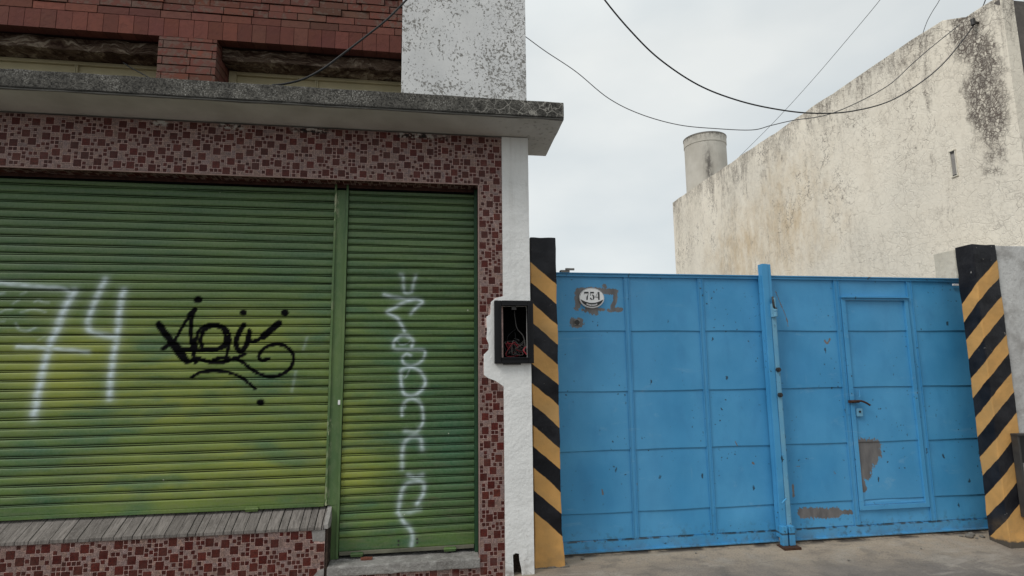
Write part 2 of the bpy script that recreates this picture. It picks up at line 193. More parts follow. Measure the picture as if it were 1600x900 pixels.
def mat_white():
    m = M('white_wall_paint', .75); o = m.xyz()
    n = m.noise(3, 5); f = m.noise(28, 6, .6); big = m.noise(9, 4)
    c = m.mix(m.rng(n, .35, .7), (.80, .80, .79), (.70, .70, .69))
    c = m.mix(m.math('MULTIPLY', m.rng(f, .60, .68), m.rng(o['Z'], .9, .1, .05, .5)), c, (.42, .40, .37))
    ck = m.math('MULTIPLY', m.rng(m.vor(7, vec=m.warp(.12, 6)), .012, .004), m.math('MULTIPLY', m.rng(m.noise(2.5, 3), .50, .58), m.rng(o['Z'], 1.2, .4, .12, 1)))
    c = m.mix(m.math('MULTIPLY', ck, .4), c, (.30, .28, .26))
    c = m.mix(m.math('MULTIPLY', m.rng(o['Z'], .14, .0, 0, .75), m.rng(big, .42, .58)), c, (.16, .13, .11))
    run = m.math('MULTIPLY', m.rng(m.noise(9, 4, .6, stretch=(1.6, 1, .07)), .54, .68), m.rng(n, .4, .6, .1, .32)); c = m.mix(run, c, (.46, .445, .42))
    m.bump(m.math('SUBTRACT', m.math('ADD', m.math('MULTIPLY', big, .8), f), m.math('MULTIPLY', ck, 1.2)), .55, .010)
    return m.done(c)
def mat_peel():
    m = M('peeling_white_render', .85); o = m.xyz(); wv = m.warp(.05, 14)
    n = m.noise(2.2, 4); s1 = m.noise(46, 4, .66, vec=wv, stretch=(1, 1, .85)); cl = m.noise(4.5, 4, .6)
    th = m.rng(cl, .34, .66, .655, .50)
    th = m.math('SUBTRACT', th, m.rng(o['X'], .58, .70, 0, .035)); th = m.math('SUBTRACT', th, m.rng(o['Z'], 4.15, 3.85, 0, .02))
    f = m.rng(m.math('SUBTRACT', s1, th), 0, .03)
    c = m.mix(m.rng(n, .35, .7), (.74, .74, .735), (.62, .625, .63))
    c = m.mix(f, c, m.mix(m.noise(60, 2), (.18, .175, .165), (.33, .32, .30)))
    ck = m.math('MULTIPLY', m.rng(m.vor(8, vec=m.warp(.2, 7)), .02, .006), m.math('MULTIPLY', m.rng(o['X'], .55, .68), .8))
    c = m.mix(ck, c, (.16, .15, .14))
    sm = m.math('MULTIPLY', m.rng(m.noise(3, 5, stretch=(1.4, 1, .5)), .5, .7), m.rng(o['X'], .4, .85, .1, .6))
    c = m.mix(sm, c, (.36, .35, .34))
    m.bump(m.math('SUBTRACT', m.math('MULTIPLY', m.noise(25, 4), .5), m.math('ADD', f, ck)), .5, .006)
    return m.done(c)
def mat_fascia():
    m = M('lichen_concrete', .95, .15); o = m.xyz()
    a = m.noise(52, 6, .75, dist=.5); b = m.noise(3.2, 3); wv = m.warp(.06, 12)
    c = m.mix(m.rng(a, .43, .68), (.048, .045, .040), (.19, .18, .16)); c = m.mix(m.rng(m.noise(85, 4, .7), .52, .64, 0, .75), c, (.42, .41, .38))
    c = m.mix(m.rng(m.math('ADD', b, m.math('MULTIPLY', m.math('SUBTRACT', m.noise(12, 4), .5), .8)), .42, .56, 0, .9), c, m.mix(m.rng(a, .42, .56), (.028, .027, .025), (.10, .095, .085)))
    cr_ = m.math('MULTIPLY', m.rng(m.vor(13, vec=wv), .035, .015), m.rng(o['X'], .2, .7, .15, .9))
    c = m.mix(m.math('MULTIPLY', cr_, .7), c, (.42, .40, .36))
    c = m.mix(m.rng(o['Z'], 3.662, 3.652, 0, .85), c, (.022, .021, .019))
    m.bump(m.math('ADD', a, m.noise(110, 3)), .7, .006)
    return m.done(c)
def mat_soffit():
    m = M('soffit_paint', .85); o = m.xyz()
    n = m.noise(2.5, 5); f = m.noise(25, 5)
    c = m.mix(m.rng(n, .35, .68), (.60, .58, .545), (.45, .43, .395))
    c = m.mix(m.math('MULTIPLY', m.rng(f, .58, .66), m.math('MULTIPLY', m.rng(o['X'], .5, .9, .05, .6), 1)), c, (.22, .20, .18))
    c = m.mix(m.rng(m.math('ADD', o['Y'], m.math('MULTIPLY', m.math('SUBTRACT', n, .5), .05)), 4.425, 4.408, 0, .9), c, (.03, .028, .024))
    m.bump(m.math('ADD', f, m.math('MULTIPLY', m.noise(7, 2), 2)), .3, .006)
    return m.done(c)
def mat_brick():
    m = M('red_brick', .85, .2); o = m.xyz()
    c = m.attr('col', 'Color'); n = m.noise(20, 5, .6); b = m.noise(3, 4)
    c = m.mix(m.rng(n, .42, .70, 0, .35), c, (.075, .030, .026)); c = m.mix(m.rng(b, .45, .7, 0, .25), c, (.13, .035, .042))
    rough_ = m.rng(m.math('ADD', n, m.math('MULTIPLY', m.math('SUBTRACT', b, .5), .6)),   .50, .60)
    c = m.mix(m.math('MULTIPLY', rough_, m.math('MULTIPLY', m.attr('rough_face'), .6)), c, m.mix(m.noise(70, 2), (.075, .050, .040), (.20, .155, .125)))
    m.bump(m.math('ADD', n, m.math('MULTIPLY', rough_, -.6)), .35, .006)
    return m.done(c)
def mat_wall_big():
    m = M('weathered_cream_render', .9, .2); o = m.xyz(); w1 = m.warp(.22, 3.2); w2 = m.warp(.09, 7)
    big = m.noise(.7, 4); n = m.noise(2.4, 5, .6); f = m.noise(30, 5, .6)
    c = m.mix(m.rng(n, .35, .68), (.88, .815, .70), (.83, .76, .645))
    c = m.mix(m.rng(big, .42, .68, 0, .4), c, (.68, .645, .57)); vst = m.noise(2.6, 5, .65, stretch=(1, 1.8, .16)); c = m.mix(m.math('MULTIPLY', m.rng(vst, .52, .66, 0, .28), m.rng(m.noise(11, 5, .7), .42, .60)), c, (.36, .31, .25))
    # fine map-cracking, broken up so that few cells close
    e1 = m.vor(6.5, vec=w1); e2 = m.vor(15, vec=w2); e3 = m.vor(24, vec=w2); gate_ = m.noise(1.1, 4, .6); brk = m.rng(m.noise(5, 4, .65), .42, .54)
    rdg = m.math('ABSOLUTE', m.math('SUBTRACT', m.noise(3.4, 6, .62, dist=.3), .5)); rdg = m.math('MULTIPLY', m.rng(rdg, .007, .0015), .85)
    k1 = m.math('MULTIPLY', m.math('MULTIPLY', m.rng(e1, .030, .006), brk), m.rng(gate_, .36, .56, .10, .95)); k2 = m.math('MULTIPLY', m.math('MULTIPLY', m.rng(e2, .050, .010), m.rng(m.noise(9, 3), .42, .58)), m.rng(m.noise(1.5, 4, .6), .36, .60, .08, .85))
    # mould along the parapet, running down in streaks
    top = m.rng(m.math('SUBTRACT', 5.62, o['Z']), 0, 1.25, 1, 0)
    stn = m.noise(2.2, 6, .78, stretch=(1, 1.7, .42), dist=.5); spk = m.noise(17, 6, .8, stretch=(1, 1, .5), dist=.5)
    mould = m.rng(m.math('ADD', m.math('MULTIPLY', m.math('POWER', top, 1.3), .42), m.math('MULTIPLY', m.math('SUBTRACT', stn, .60), 2.1)), .0, .42)
    s2 = m.noise(4, 5, .6)
    st = m.math('MAXIMUM', blob(m, o, 5.07, 4.55, .26, 1.10), m.math('MULTIPLY', blob(m, o, 5.2, 5.3, .22, .45), 1))
    st = m.rng(m.math('ADD', st, m.math('MULTIPLY', m.math('SUBTRACT', s2, .5), 1.6)), .05, .50)
    mm = m.math('MAXIMUM', m.math('MULTIPLY', mould, .8), st)
    far = m.rng(m.noise(.9, 4, stretch=(1, 1.6, .4)), .45, .65); far = m.math('MULTIPLY', far, m.rng(o['Y'], 6.5, 11, .15, .75))
    tan = m.math('MAXIMUM', blob(m, o, 8.7, 4.0, 1.5, 1.3), blob(m, o, 10.1, 3.7, 1.6, 1.1)); tan = m.rng(m.math('ADD', tan, m.math('MULTIPLY', m.math('SUBTRACT', n, .5), 1.2)), 0, .8)
    c = m.mix(m.math('MULTIPLY', m.math('MULTIPLY', tan, .62), m.rng(m.noise(6, 5, .65, stretch=(1, 1, .4)), .38, .62, .25, 1)), c, (.55, .40, .22))
    c = m.mix(m.math('MULTIPLY', far, m.rng(spk, .44, .60, .1, .8)), c, (.36, .32, .26))
    c = m.mix(m.math('MULTIPLY', mm, m.rng(spk, .40, .58, .10, .85)), c, (.155, .135, .12))
    kk = m.math('MAXIMUM', m.math('MAXIMUM', k1, rdg), m.math('MAXIMUM', k2, m.math('MULTIPLY', m.rng(e3, .13, .03), m.math('MAXIMUM', st, m.math('MULTIPLY', mould, .7)))), clamp=True)
    pt = m.math('MULTIPLY', m.rng(m.noise(1.3, 5, .7, stretch=(1, 1.3, .8)), .52, .64), m.rng(o['Z'], 3.2, 4.4, .1, .8)); zone = m.math('MAXIMUM', mm, pt)
    c = m.mix(m.math('MULTIPLY', kk, m.rng(zone, 0, .5, .17, .92)), c, (.13, .105, .09)); spots = m.math('MULTIPLY', m.rng(m.noise(24, 4, .7, vec=w2, stretch=(1, 1, .6)), .57, .63), m.rng(zone, 0, .8, .03, .85)); c = m.mix(spots, c, (.15, .125, .11))
    c = m.mix(m.rng(f, .58, .72, 0, .12), c, (.42, .37, .30))
    m.bump(m.math('SUBTRACT', m.math('ADD', m.math('MULTIPLY', m.noise(10, 4), .9), m.math('MULTIPLY', f, .6)), kk), .42, .015)
    return m.done(c)
def mat_concrete(name, c1, c2, c3, sc=1, bump=.5, dist=.008):
    m = M(name, .9, .2)
    n = m.noise(2.2*sc, 5, .6); f = m.noise(40*sc, 5, .65); g = m.noise(9*sc, 5)
    c = m.mix(m.rng(n, .36, .66), c1, c2); c = m.mix(m.rng(g, .50, .68, 0, .6), c, c3); c = m.mix(m.rng(f, .52, .66, 0, .35), c, c3)
    m.bump(m.math('ADD', g, f), bump, dist)
    return m.done(c)
def mat_lintel():
    m = M('crumbled_lintel_plaster', .95, .1); wv = m.warp(.25, 4)
    a = m.noise(3.2, 6, .7, vec=wv, stretch=(1.3, 1, 7), dist=.8); b = m.noise(9, 5, .7, stretch=(.6, 1, 3))
    c = m.mix(m.rng(a, .40, .52), (.055, .030, .022), (.17, .12, .088)); c = m.mix(m.rng(a, .54, .62, 0, .9), c, (.44, .36, .28)); c = m.mix(m.rng(b, .54, .64, 0, .5), c, (.06, .036, .028))
    m.bump(m.math('ADD', a, b), 1, .05); return m.done(c)
def mat_ground():
    m = M('pavement_concrete', .85, .25); o = m.xyz()
    n = m.noise(.9, 5, .6, stretch=(1, 2, 1)); g = m.noise(4, 6, .6); f = m.noise(90, 4); dn = m.noise(3, 4)
    c = m.mix(m.rng(n, .36, .64), (.235, .200, .165), (.165, .145, .130))
    nearf = m.rng(m.math('ADD', o['Y'], m.math('MULTIPLY', dn, .6)), 4.75, 5.35); c = m.mix(m.math('MULTIPLY', nearf, .7), c, (.44, .35, .25))
    c = m.mix(m.rng(g, .54, .66, 0, .55), c, (.34, .30, .25)); c = m.mix(m.rng(g, .46, .36, 0, .4), c, (.11, .10, .09))
    c = m.mix(m.rng(f, .50, .66, 0, .45), c, (.07, .065, .06)); stn_ = m.noise(2.2, 6, .7, stretch=(.5, 1.6, 1), dist=.8); c = m.mix(m.rng(stn_, .52, .66, 0, .38), c, (.085, .075, .068)); c = m.mix(m.rng(stn_, .46, .36, 0, .30), c, (.46, .41, .35))
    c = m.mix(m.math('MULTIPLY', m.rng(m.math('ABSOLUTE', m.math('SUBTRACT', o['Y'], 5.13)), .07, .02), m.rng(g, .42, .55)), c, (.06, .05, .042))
    ck = m.math('MULTIPLY', m.rng(m.vor(.55, vec=m.warp(.35, 3)), .005, .002), .12); c = m.mix(ck, c, (.06, .055, .05))
    m.bump(m.math('SUBTRACT', m.math('ADD', m.math('MULTIPLY', g, .7), f), ck), .45, .006)
    return m.done(c, m.rng(n, .3, .7, .75, .9))
def mat_stripes(name, kind):
    m = M(name, .55, .2); o = m.xyz(); wob = m.math('ADD', m.math('MULTIPLY', m.math('SUBTRACT', m.noise(12, 4), .5), .022), m.math('MULTIPLY', m.math('SUBTRACT', m.noise(2.3, 2), .5), .05))
    if kind == 'L':
        s = m.math('ADD', m.math('ADD', o['Z'], m.math('MULTIPLY', m.math('SUBTRACT', o['X'], .925), .86)), wob); per, y0, yl, top, low = .349, 2.349, .51, 2.53, .34
    else:
        s = m.math('SUBTRACT', m.math('ADD', m.math('ADD', o['Z'], wob), m.math('MULTIPLY', m.math('SUBTRACT', o['Y'], 4.76), 1.05)), m.math('MULTIPLY', m.math('SUBTRACT', o['X'], 5.28), .88)); per, y0, yl, top, low = .365, 2.21, .49, 2.395, .20
    fr = m.math('FRACT', m.math('DIVIDE', m.math('ADD', m.math('SUBTRACT', s, y0), per*20), per))
    yel = m.math('MULTIPLY', m.rng(fr, yl+.012, yl-.012), m.math('LESS_THAN', s, top))
    yel = m.math('MAXIMUM', m.math('MULTIPLY', yel, m.rng(fr, 0, .012)), m.math('LESS_THAN', s, low))
    n = m.noise(5, 5, .6); f = m.noise(45, 4)
    yc = m.mix(m.rng(n, .36, .7), (.63, .345, .115), (.50, .285, .10)); yc = m.mix(m.rng(m.noise(2, 4), .5, .68, 0, .35), yc, (.42, .29, .14))
    bc = m.mix(m.rng(n, .4, .7), (.010, .010, .013), (.026, .026, .031))
    c = m.mix(yel, bc, yc)
    ch = m.math('MULTIPLY', m.rng(m.noise(24, 5, .7), .66, .69), m.rng(m.noise(2.2, 2), .50, .58)); c = m.mix(m.math('MULTIPLY', ch, .8), c, (.36, .34, .31))
    c = m.mix(m.math('MULTIPLY', m.rng(o['Z'], .25, 0, 0, .6), m.rng(m.noise(8, 5), .4, .65)), c, (.25, .17, .09))
    c = m.mix(m.rng(m.math('ADD', o['Z'], m.math('MULTIPLY', m.math('SUBTRACT', m.noise(12, 3), .5), .09)), .012, -.004), c, (.09, .075, .06))
    m.bump(m.math('SUBTRACT', m.math('ADD', m.math('MULTIPLY', n, 1.2), m.math('MULTIPLY', f, .4)), ch), .4, .010)
    return m.done(c, m.mix(yel, (.42,)*3, (.62,)*3))
def plain(name, col, rough=.6, spec=.3, var=.25, sc=12, metal=0, bump=.15):
    m = M(name, rough, spec); n = m.noise(sc, 5, .6)
    c = m.mix(m.rng(n, .35, .7), col, tuple(v*(1-var) for v in col)); m.bump(n, bump, .004)
    return m.done(c, metal=metal)
def mat_wood():
    m = M('weathered_sill_planks', .9, .15); c = m.attr('col', 'Color')
    g = m.noise(7, 5, .65, stretch=(9, 1.2, 1.2)); f = m.noise(50, 4, stretch=(2, 1, 1))
    c = m.mix(m.rng(g, .38, .66, 0, .75), c, (.075, .066, .060)); c = m.mix(m.rng(f, .55, .7, 0, .4), c, (.30, .28, .265))
    m.bump(m.math('ADD', g, m.math('MULTIPLY', f, .4)), .6, .006); return m.done(c)
TANG = plain('bare_greenish_steel', (.17, .165, .12), .6, .3, .5, 7); MULG = mat_mull(); JAMB = plain('dark_green_paint', (.030, .085, .042), .5, .35, .35, 6); TILE = mat_tile(); GREEN = mat_green(); BLUE = mat_blue(); BLUEP = mat_blue('worn_blue_paint', .55); WHITE_ = mat_white(); PEEL = mat_peel()
FASCIA = mat_fascia(); SOFFIT = mat_soffit(); BRICK = mat_brick(); WALLBIG = mat_wall_big(); GROUND = mat_ground()
STR_L = mat_stripes('hazard_stripes_down', 'L'); STR_R = mat_stripes('hazard_stripes_up', 'R'); WOOD = mat_wood()
GRANITE = mat_concrete('worn_threshold_stone', (.29, .28, .265), (.18, .17, .16), (.42, .41, .39), 1.6, .8, .012)
MORTAR = mat_concrete('grey_mortar', (.30, .285, .27), (.20, .19, .18), (.40, .38, .36), 1.2)
DARKREND = mat_concrete('dark_grey_render', (.135, .120, .110), (.090, .082, .077), (.19, .17, .155), .7)  # render of the warehouse front, far darker than the side wall
GREYW = mat_concrete('grey_white_render', (.60, .595, .58), (.46, .45, .44), (.27, .255, .24), .6, .6, .012)
CREAMW = mat_concrete('cream_pillar_render', (.70, .66, .57), (.60, .56, .47), (.40, .36, .30), .6, .5)
DUSTY = mat_lintel()
PANEL = plain('faded_beige_panel', (.50, .44, .28), .6, var=.2, sc=3)
DARKV = plain('dark_void', (.012, .012, .012), .9, .1)
BROWN = mat_concrete('exposed_brown_masonry', (.060, .042, .032), (.03, .022, .018), (.12, .085, .06), 3, .9, .02)
BLACKP = plain('black_plastic', (.007, .007, .009), .5, .25, .3, 30)
DGREY = plain('dark_grey_metal', (.055, .052, .05), .6, .4, .4, 9)
RUST = plain('rusty_steel', (.075, .035, .020), .8, .3, .6, 40)
DSTEEL = plain('dark_lock_steel', (.035, .032, .030), .5, .5, .5, 50)
ENAMEL = plain('white_enamel', (.80, .80, .80), .3, .5, .06, 20, bump=.05)
ENAMEL2 = plain('plate_enamel', (.90, .90, .90), .35, .5, .04, 20, bump=.02); INK = plain('black_enamel', (.012, .012, .014), .35, .5)
CABLE = plain('black_cable_sheath', (.018, .018, .020), .55, .35, .2)
CABLEG = plain('grey_cable_sheath', (.085, .085, .09), .6, .3, .2)
REDW = plain('red_wire', (.28, .02, .03), .5, .4); SHADEB = plain('lintel_shade_brown', (.075, .034, .027), .8, .2, .5, 25); VOIDM = plain('near_black', (.004, .004, .004), .95, .05); GREYWIRE = plain('grey_wire', (.07, .065, .062), .5, .4)  # the brown bar colour holds the shade under the lintel
PINKTRIM = plain('pink_tile_trim', (.36, .235, .21), .6, .3, .35, 20)
REDBR = plain('broken_red_tile', (.20, .075, .050), .85, .2, .5, 60)
RUBBLE = mat_concrete('rubble', (.22, .20, .17), (.12, .11, .10), (.33, .30, .26), 6, .8)

# ---------------------------------------------------------------- mesh helpers
class MB:
    def __init__(s): s.v = []; s.f = []; s.c = []; s.k = []
    def face(s, pts, col=None, k=0):
        b = len(s.v); s.v += [tuple(p) for p in pts]; s.f.append(tuple(range(b, b+len(pts)))); s.c.append(col or (1, 1, 1)); s.k.append(k)
    def box(s, x0, x1, y0, y1, z0, z1, col=None, k=0, skip=''):
        b = len(s.v); s.v += [(x, y, z) for z in (z0, z1) for y in (y0, y1) for x in (x0, x1)]
        for nm, q in (('b', (0, 2, 3, 1)), ('t', (4, 5, 7, 6)), ('f', (0, 1, 5, 4)), ('k', (2, 6, 7, 3)), ('l', (0, 4, 6, 2)), ('r', (1, 3, 7, 5))):
            if nm in skip: continue
            s.f.append(tuple(b+i for i in q)); s.c.append(col or (1, 1, 1)); s.k.append(k)
        return s
    def prism(s, pts, a0, a1, ax='y', col=None):
        n = len(pts); b = len(s.v)
        for a in (a0, a1):
            for p, q in pts: s.v.append((p, a, q) if ax == 'y' else (a, p, q) if ax == 'x' else (p, q, a))
        fs = [tuple(range(b, b+n))[::-1], tuple(range(b+n, b+2*n))] + [(b+i, b+(i+1) % n, b+n+(i+1) % n, b+n+i) for i in range(n)]
        s.f += fs; s.c += [col or (1, 1, 1)]*len(fs); s.k += [0]*len(fs); return s
    def cyl(s, p, q, r, n=12, col=None, r2=None):
        p, q = Vector(p), Vector(q); d = (q-p).normalized(); a = d.orthogonal().normalized(); c = d.cross(a); b = len(s.v); r2 = r if r2 is None else r2
        for P, rr in ((p, r), (q, r2)):
            for i in range(n):
                t = 2*math.pi*i/n; s.v.append(tuple(P+(a*math.cos(t)+c*math.sin(t))*rr))
        fs = [tuple(range(b, b+n))[::-1], tuple(range(b+n, b+2*n))] + [(b+i, b+(i+1) % n, b+n+(i+1) % n, b+n+i) for i in range(n)]
        s.f += fs; s.c += [col or (1, 1, 1)]*len(fs); s.k += [0]*len(fs); return s
    def tube(s, pts, r, n=8, smooth=6):
        pts = spline(pts, smooth) if smooth else [Vector(p) for p in pts]
        b = len(s.v); pr = None
        for i, p in enumerate(pts):
            d = (pts[min(i+1, len(pts)-1)]-pts[max(i-1, 0)]).normalized()
            a = (pr - d*pr.dot(d)).normalized() if pr else d.orthogonal().normalized(); pr = a; c = d.cross(a)
            for j in range(n):
                t = 2*math.pi*j/n; s.v.append(tuple(p+(a*math.cos(t)+c*math.sin(t))*r))
        for i in range(len(pts)-1):
            for j in range(n):
                s.f.append((b+i*n+j, b+i*n+(j+1) % n, b+(i+1)*n+(j+1) % n, b+(i+1)*n+j)); s.c.append((1, 1, 1)); s.k.append(0)
        return s
    def build(s, name, mat, parent=None, bevel=0, smooth=False, sub=0):
        me = bpy.data.meshes.new(name); me.from_pydata(s.v, [], s.f); 
        a = me.color_attributes.new('col', 'FLOAT_COLOR', 'CORNER'); ln = [len(f) for f in s.f]
        arr = np.ones((sum(ln), 4), 'f'); arr[:, :3] = np.repeat(np.array(s.c, 'f'), ln, axis=0); a.data.foreach_set('color', arr.ravel())
        if any(s.k):
            ka = me.attributes.new('rough_face', 'FLOAT', 'CORNER') if False else me.color_attributes.new('rough_face', 'FLOAT_COLOR', 'CORNER')
            arr = np.ones((sum(ln), 4), 'f'); arr[:, :3] = np.repeat(np.array(s.k, 'f'), ln)[:, None]; ka.data.foreach_set('color', arr.ravel())
        if bevel or not s.k or True:
            bm = bmesh.new(); bm.from_mesh(me)
            if not any(s.k): bmesh.ops.remove_doubles(bm, verts=bm.verts, dist=1e-6) if bevel else None
            if bevel:
                bmesh.ops.recalc_face_normals(bm, faces=bm.faces)
                ed = [e_ for e_ in bm.edges if len(e_.link_faces) == 2 and e_.calc_face_angle(0) > .5]
                bmesh.ops.bevel(bm, geom=ed, offset=bevel, segments=2, profile=.6, affect='EDGES', clamp_overlap=True)
            bmesh.ops.recalc_face_normals(bm, faces=bm.faces) if not bevel else None
            bm.to_mesh(me); bm.free()
        me.materials.append(mat)
        if smooth: me.polygons.foreach_set('use_smooth', [True]*len(me.polygons))
        o = bpy.data.objects.new(name, me); COL.objects.link(o); o.parent = parent; return o
def spline(pts, k=6):
    P = [Vector(p) for p in pts]; P = [P[0]*2-P[1]] + P + [P[-1]*2-P[-2]]; o = []
    for i in range(1, len(P)-2):
        for j in range(k):
            t = j/k; a, b, c, d = P[i-1:i+3]
            o.append(.5*((2*b)+(c-a)*t+(2*a-5*b+4*c-d)*t*t+(3*b-a-3*c+d)*t**3))
    o.append(P[-2]); return o
def tag(o, label=None, cat=None, group=None, kind=None):
    for k, v in (('label', label), ('category', cat), ('group', group), ('kind', kind)):
        if v: o[k] = v
    return o
def empty(name, label, cat, group=None):
    o = bpy.data.objects.new(name, None); COL.objects.link(o); o.empty_display_size = .2; return tag(o, label, cat, group)
def roughen(o, cut, amp, sc, seed=0, only=None):
    """subdivide a mesh and push its vertices about, so that edges and faces are not dead straight"""
    from mathutils import noise as mn
    bm = bmesh.new(); bm.from_mesh(o.data)
    for _ in range(12):
        ed = [e_ for e_ in bm.edges if e_.calc_length() > cut]
        if not ed: break
        bmesh.ops.subdivide_edges(bm, edges=ed, cuts=1, use_grid_fill=True)
    for v in bm.verts:
        d = mn.noise_vector(v.co*sc+Vector((seed, 0, 0)))*amp + mn.noise_vector(v.co*sc*3.1+Vector((seed, 5, 0)))*amp*.4
        v.co += d if only is None else Vector((d.x*only[0], d.y*only[1], d.z*only[2]))
    bm.to_mesh(o.data); bm.free(); return o
def dist_strokes(X, Z, strokes, soft, grow=1.0):
    """coverage 0..1 of sprayed lines at the points X, Z"""
    out = np.zeros_like(X)
    for hw, a, pts in strokes:
        hw *= grow; P = spline([(x, 0, z) for x, z in pts], 5); best = np.full_like(X, 9.)
        for p, q in zip(P[:-1], P[1:]):
            dx, dz = q.x-p.x, q.z-p.z; L = dx*dx+dz*dz+1e-12
            t = np.clip(((X-p.x)*dx+(Z-p.z)*dz)/L, 0, 1); best = np.minimum(best, np.hypot(X-p.x-t*dx, Z-p.z-t*dz))
        s_ = soft*hw
        c_ = np.clip((hw+s_-best)/(2*s_), 0, 1)
        if soft == .9: c_ = .80*c_**1.1*(.72+.28*np.sin(X*61+Z*47)*np.sin(Z*90))+.30*np.exp(-(best/(hw*2.2))**2)
        out = np.maximum(out, a*c_)
    return out
def grid_mesh(name, xs, prof, mat, parent, attrs=None):
    """sheet: profile points (y, z) swept along xs; attrs = dict name -> function(X, Z, profile index)"""
    nx, nz = len(xs), len(prof); P = np.array(prof)
    X = np.repeat(xs[None, :], nz, 0); Y = np.repeat(P[:, 0:1], nx, 1); Z = np.repeat(P[:, 1:2], nx, 1)
    co_ = np.stack([X, Y, Z], -1).reshape(-1, 3); me = bpy.data.meshes.new(name)
    i = np.arange(nz-1)[:, None]*nx+np.arange(nx-1)[None, :]; F = np.stack([i, i+1, i+nx+1, i+nx], -1).reshape(-1, 4)
    me.vertices.add(len(co_)); me.vertices.foreach_set('co', co_.astype('f').ravel())
    me.loops.add(F.size); me.loops.foreach_set('vertex_index', F.ravel().astype('i'))
    me.polygons.add(len(F)); me.polygons.foreach_set('loop_start', (np.arange(len(F))*4).astype('i')); me.polygons.foreach_set('loop_total', np.full(len(F), 4, 'i'))
    me.update(calc_edges=True)
    for k, fn in (attrs or {}).items():
        a = me.attributes.new(k, 'FLOAT', 'POINT'); a.data.foreach_set('value', fn(X, Z).ravel().astype('f'))
    me.materials.append(mat); o = bpy.data.objects.new(name, me); COL.objects.link(o); o.parent = parent; return o

# ---------------------------------------------------------------- ground
def gz(x, y):      # the pavement falls gently to the street and to the right
    t = min(max((5.17-y)/.45, 0), 1); s_ = min(max((x-1.2)/2.5, 0), 1)
    return -.05*t*s_ - .022*max(4.72-y, 0) + (-.014*max(1.9-y, 0)*0)
def ground_sheet(name, x0, x1, y0, y1, st, mat, zf):
    mb = MB(); nx = max(1, int(round((x1-x0)/st))); ny = max(1, int(round((y1-y0)/st)))
    for i in range(nx+1):
        for j in range(ny+1):
            x = x0+(x1-x0)*i/nx; y = y0+(y1-y0)*j/ny; mb.v.append((x, y, zf(x, y)))
    for i in range(nx):
        for j in range(ny):
            a = i*(ny+1)+j; mb.f.append((a, a+ny+1, a+ny+2, a+1)); mb.c.append((1, 1, 1)); mb.k.append(0)
    return mb.build(name, mat, smooth=True)
from mathutils import noise as mnoise
pv = ground_sheet('pavement', -7, 13, 1.6, 5.6, .08, GROUND, lambda x, y: gz(x, y)+mnoise.noise(Vector((x*2.2, y*2.2, 3)))*.006+mnoise.noise(Vector((x*9, y*9, 1)))*.002)
tag(pv, kind='structure')
ASPH = mat_concrete('road_asphalt', (.055, .054, .052), (.042, .041, .040), (.08, .078, .075), 1.5)
kb = MB().box(-7, 13, 1.44, 1.6, -.24, -.066).build('kerb', MORTAR, bevel=.012); tag(kb, kind='structure')
rd_ = MB(); rd_.face([(-40, -9, -.19), (40, -9, -.19), (40, 1.46, -.19), (-40, 1.46, -.19)]); tag(rd_.build('road', ASPH), kind='structure')
gg = MB(); gg.face([(-600, -600, -.26), (600, -600, -.26), (600, 600, -.26), (-600, 600, -.26)])
EARTH = mat_concrete('bare_ground', (.20, .18, .15), (.14, .125, .11), (.26, .235, .20), .4); tag(gg.build('ground', EARTH), kind='structure')
yd = MB(); yd.face([(.9, 5.6, 0), (6, 5.6, 0), (6, 20, 0), (.9, 20, 0)]); tag(yd.build('yard_ground', EARTH), kind='structure')

# ================================================================ left: the shop
XL, XE, FY = -6.0, .892, 4.75           # left end, right corner, facade plane
shop = empty('shop_building', 'closed corner shop with red mosaic tiles, green shutters and a brick upper floor', 'building')
# structural body, behind every finish, with the shutter bay and the windows left open
body = MB()
body.box(XL, -5.3, FY+.012, 5.6, -.2, 3.6); body.box(.462, XE, FY+.012, 5.6, -.2, 3.6)          # piers
body.box(-5.3, .462, FY+.012, 5.6, 3.185, 3.6)                                                # lintel
body.box(-5.3, -.715, FY+.012, 5.6, -.2, .41); body.box(-.715, .462, FY+.014, 5.6, -.2, .085)
body.box(-5.3, .462, 5.2, 5.6, .085, 3.185)                                              # blind wall behind the shutters
body.box(XL, XE, 5.6, 9.5, -.2, 3.79)
body.build('wall_core', BROWN, shop)
